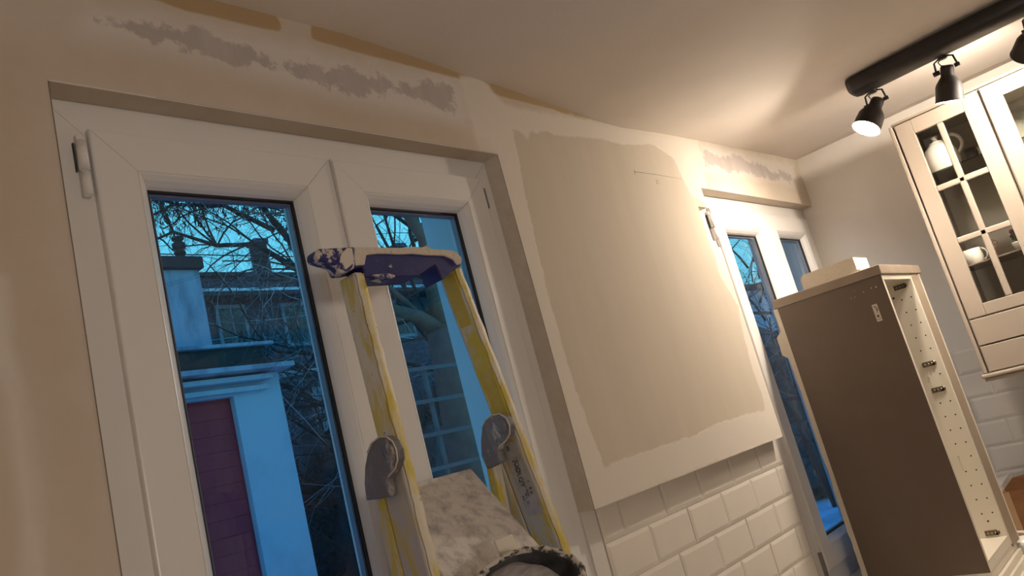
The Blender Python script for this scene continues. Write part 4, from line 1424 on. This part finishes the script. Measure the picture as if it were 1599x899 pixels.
# trees
class Tree:
    def __init__(s, seed):
        s.r = np.random.RandomState(seed)
        s.big, s.mid, s.tw, s.sn = MB(), MB(), MB(), MB()

    def grow(s, p, d, L, rad, lvl, droop=0.0, maxl=4, spread=0.7, kids=3):
        n = 5 if lvl < 3 else 3
        pts, rs = [p.copy()], [rad]
        d = d / np.linalg.norm(d)
        for i in range(n):
            d = d + s.r.normal(0, 0.16, 3) + np.array((0, 0, -droop * (i + 1) / n * (0.3 + lvl * 0.22)))
            d /= np.linalg.norm(d)
            p = p + d * L / n
            pts.append(p.copy())
            rs.append(rad * (1 - 0.42 * (i + 1) / n))
        (s.big if lvl == 0 else s.mid if lvl < 3 else s.sn if s.r.rand() < 0.3 else s.tw).tube(pts, rs, 7 if lvl == 0 else 5 if lvl < 3 else 3, cap=False, smooth=lvl < 3)
        if lvl >= maxl:
            return
        for k in range(kids + (1 if lvl >= 1 else 0)):
            i = s.r.randint(2 if lvl else 2, len(pts))
            dd = d + s.r.normal(0, spread, 3)
            dd[2] += 0.12 if lvl < 2 else 0
            s.grow(pts[i], dd, L * s.r.uniform(0.5, 0.78), rs[i] * s.r.uniform(0.45, 0.62), lvl + 1, droop, maxl, spread, kids)

    def weep(s, n, cen, ext, L, rad=0.006):
        for i in range(n):
            p = cen + s.r.uniform(-1, 1, 3) * ext
            l = L * s.r.uniform(0.4, 1)
            pts = [p]
            for k in range(4):
                p = p + np.array((s.r.normal(0, 0.05), s.r.normal(0, 0.05), -1)) * l / 4
                pts.append(p)
            s.tw.tube(pts, rad * 0.35, 3, cap=False, smooth=False)
            for k in range(int(l / 0.045)):
                q = pts[0] + (pts[-1] - pts[0]) * s.r.uniform(0.1, 1) + s.r.normal(0, 0.012, 3)
                s.tw.tube([q, q + np.array((s.r.normal(0, 0.01), 0, -0.025)), q + np.array((s.r.normal(0, 0.02), 0, -0.055))], [rad * 0.6, rad * 1.9, rad * 0.3], 3, cap=False, smooth=False)

    def finish(s, base, label, bark='bark'):
        t = thing('bare_tree', base, label, 'tree', 'bare trees outside the windows')
        if s.big.v:
            s.big.build('trunk', M[bark], t)
        if s.mid.v:
            s.mid.build('branches', M[bark], t)
        if s.tw.v:
            tag(s.tw.build('twigs', M['twig'], t), kind='stuff')
        if s.sn.v:
            tag(s.sn.build('frosted_twigs', M['frost'], t), kind='stuff')
        return t


# gnarled forked tree close behind the right pane
t = Tree(3)
fork = np.array((3.84, 4.0, 0.98))
t.big.tube([(3.72, 4.0, GZ), (3.76, 4.0, -0.6), (3.78, 4.0, 0.1), (3.82, 4.0, 0.6), fork], [0.15, 0.13, 0.115, 0.11, 0.10], 12)
t.big.tube([fork, (3.66, 4.0, 1.10), (3.45, 4.0, 1.16), (3.30, 4.05, 1.34), (3.2, 4.1, 1.75)], [0.07, 0.05, 0.038, 0.028, 0.018], 9)
t.big.tube([fork, (3.98, 4.02, 1.18), (4.2, 4.05, 1.28), (4.5, 4.1, 1.5)], [0.06, 0.04, 0.032, 0.022], 9)
t.big.tube([(3.85, 4.0, 1.02), (3.88, 4.0, 1.4), (3.90, 4.0, 1.7), (3.72, 4.0, 2.05), (3.5, 4.1, 2.5)], [0.07, 0.05, 0.045, 0.04, 0.025], 9)
for p, d in (((3.45, 4.0, 1.22), (-1, 0.2, 0.4)), ((3.3, 4.05, 1.4), (-0.5, 0.1, 1)), ((3.2, 4.1, 1.75), (0.2, 0, 1)), ((3.9, 4, 1.7), (0.3, 0.2, 1)), ((3.9, 4, 1.5), (-0.9, 0.1, 0.7)),
             ((3.72, 4, 2.05), (-0.5, 0.2, 0.8)), ((4.2, 4.05, 1.28), (0.5, 0, 1)), ((4.5, 4.1, 1.5), (1, 0, 0.6)), ((3.66, 4, 1.14), (-0.5, 0.4, 0.9)), ((3.5, 4.1, 2.5), (-0.4, 0, 1))):
    t.grow(np.array(p, float), np.array(d, float), 0.75, 0.024, 1, 0.05, 5, 0.75, 3)
t.finish((3.72, 4.0, GZ), 'gnarled brown bare tree with forked trunk right behind the ladder window', 'barkgrey')

# weeping birch behind the outbuilding
t = Tree(11)
bs = np.array((5.9, 7.6, GZ))
t.big.tube([bs, (5.85, 7.6, 0.6), (5.75, 7.6, 2.0), (5.35, 7.55, 2.9)], [0.17, 0.14, 0.11, 0.07], 8)
limb = [(5.75, 7.6, 2.3), (5.2, 7.5, 2.72), (4.7, 7.45, 3.0), (4.2, 7.4, 2.95), (3.7, 7.3, 3.05), (3.2, 7.2, 2.8)]
t.big.tube(limb, [0.055, 0.040, 0.030, 0.022, 0.016, 0.009], 7)
limb2 = [(5.35, 7.55, 2.9), (4.9, 7.5, 3.5), (4.75, 7.5, 4.2), (4.3, 7.4, 4.8)]
t.big.tube(limb2, [0.045, 0.034, 0.026, 0.018], 7)
limb3 = [(5.0, 7.5, 3.2), (4.4, 7.45, 3.45), (3.8, 7.4, 3.4), (3.3, 7.3, 3.1)]
t.big.tube(limb3, [0.032, 0.024, 0.017, 0.009], 6)
for L in (limb, limb2, limb3):
    for i, p in enumerate(L[1:]):
        for k in range(4):
            d = np.array((t.r.uniform(-1, 0.3), t.r.uniform(-0.4, 0.4), t.r.uniform(-0.3, 0.9)))
            t.grow(np.array(p, float), d, 0.95, 0.012, 1, 0.22, 5, 0.6, 2)
t.weep(110, np.array((3.6, 7.4, 4.35)), np.array((0.8, 0.4, 0.25)), 0.75, 0.0042)
t.weep(200, np.array((4.6, 7.4, 4.2)), np.array((0.8, 0.5, 0.6)), 0.75, 0.0045)
t.weep(90, np.array((3.95, 7.4, 3.8)), np.array((0.35, 0.3, 0.35)), 0.5, 0.004)
t.finish(tuple(bs), 'weeping bare birch whose hanging twigs fill the top of the left pane')

for i, (x, y, h_, sd_, nb, lb) in enumerate(((6.6, 9.8, 5.0, 21, 12, 'dark bare tree standing before the low garage'), (5.6, 8.3, 4.2, 22, 11, 'low crooked bare tree just right of the outbuilding'),
                                             (13.8, 6.0, 5.6, 23, 9, 'bare tree filling the upper part of the far window'), (17.2, 7.3, 6.5, 24, 9, 'bare tree farther back beyond the far window'),
                                             (10.9, 4.6, 4.0, 25, 7, 'slim bare tree nearest outside the far window'), (6.3, 6.5, 8.0, 26, 26, 'tall tangled bare tree behind the forked brown tree'),
                                             (5.7, 6.0, 6.6, 27, 22, 'second tangled bare tree partly hidden by the forked brown tree'))):
    t = Tree(sd_)
    t.grow(np.array((x, y, GZ)), np.array((0.02, 0, 1.0)), h_ * 0.8, 0.075, 0, 0.03, 1, 0.3, 0)
    for k in range(nb):
        z = GZ + h_ * (0.22 + 0.55 * k / nb)
        d = np.array((t.r.uniform(-1, 1), t.r.uniform(-0.7, 0.7), t.r.uniform(0.0, 0.8)))
        t.grow(np.array((x, y, z)), d, h_ * 0.30, 0.024, 1, 0.04, 5, 0.8, 3)
    t.finish((x, y, GZ), lb)


def shrub(x, y, rx, ry, h, seed, label):
    r = np.random.RandomState(seed)
    t = thing('evergreen_shrub', (x, y, GZ), label, 'shrub', 'dark evergreen shrubs outside')
    bm = bmesh.new()
    bmesh.ops.create_icosphere(bm, subdivisions=4, radius=1.0)
    ph = r.uniform(0, 6, 6)
    for v in bm.verts:
        c = v.co
        k = 1 + 0.10 * math.sin(5 * c.x + ph[0]) + 0.10 * math.sin(6 * c.y + ph[1]) + 0.09 * math.sin(7 * c.z + ph[2]) + r.uniform(-0.05, 0.05)
        v.co = Vector((c.x * rx * k * 0.85, c.y * ry * k * 0.85, c.z * h / 2 * k * 0.9))
    mb = MB()
    mb.frombm(bm, False, Matrix.Translation((x, y, GZ + h / 2)))
    mb.build('core', M['hedge'], t)
    tw = MB()
    for k in range(4200):
        a, c = r.uniform(0, 2 * PI), r.uniform(-1, 1)
        s = math.sqrt(1 - c * c)
        n_ = np.array((s * math.cos(a), s * math.sin(a), c))
        p = np.array((x + n_[0] * rx * 0.8, y + n_[1] * ry * 0.8, GZ + h / 2 + n_[2] * h / 2 * 0.85))
        q = p + (n_ + r.normal(0, 0.5, 3)) * r.uniform(0.05, 0.16)
        w_ = r.normal(0, 0.011, 3)
        tw.add([p - w_, p + w_, q], [(0, 1, 2)])
    tag(tw.build('foliage', M['hedge'], t), kind='stuff')


for i, (x, y, rx, ry, h, lb) in enumerate(((4.72, 7.05, 0.42, 0.45, 2.5, 'narrow dark shrub touching the corner of the outbuilding'), (6.5, 9.1, 0.9, 0.6, 2.4, 'round dark shrub in the snow before the garage'),
                                           (4.7, 5.2, 0.75, 0.5, 2.6, 'dark shrub behind the white trellis'), (5.7, 5.7, 0.7, 0.6, 2.0, 'dark shrub right of the forked tree'),
                                           (14.4, 6.3, 1.0, 0.7, 2.6, 'broad dark shrub outside the far window'), (17.9, 7.9, 1.4, 0.8, 3.2, 'tall dark shrub at the back of the far window view'),
                                           (11.9, 5.15, 0.6, 0.5, 1.3, 'low dark shrub at the foot of the far window view'))):
    shrub(x, y, rx, ry, h, 50 + i, lb)

# white trellis
tl = thing('trellis', (3.3, 3.3, GZ), 'weathered white lattice trellis standing before the forked tree', 'trellis')
for x in (2.66, 2.98, 3.3):
    MB().box(x - 0.012, x + 0.012, 3.3, 3.32, GZ, 0.62, 0.002).build('upright', M['trellis'], tl)
for k in range(9):
    z = 0.60 - 0.185 * k
    MB().box(2.55, 3.32, 3.28, 3.2995, z - 0.011, z + 0.011, 0.002).build('slat', M['trellis'], tl)

# power lines
pw = thing('power_line', (4.0, 9.0, 3.9), 'thin overhead wires crossing the dusk sky behind the flue', 'wire')
for z in (3.55, 3.2):
    MB().tube([(x, 9.0, z - 0.1 * math.sin((x + 5) / 25 * PI)) for x in np.linspace(-5, 20, 12)], 0.008, 5).build('wire', M['twig'], pw)
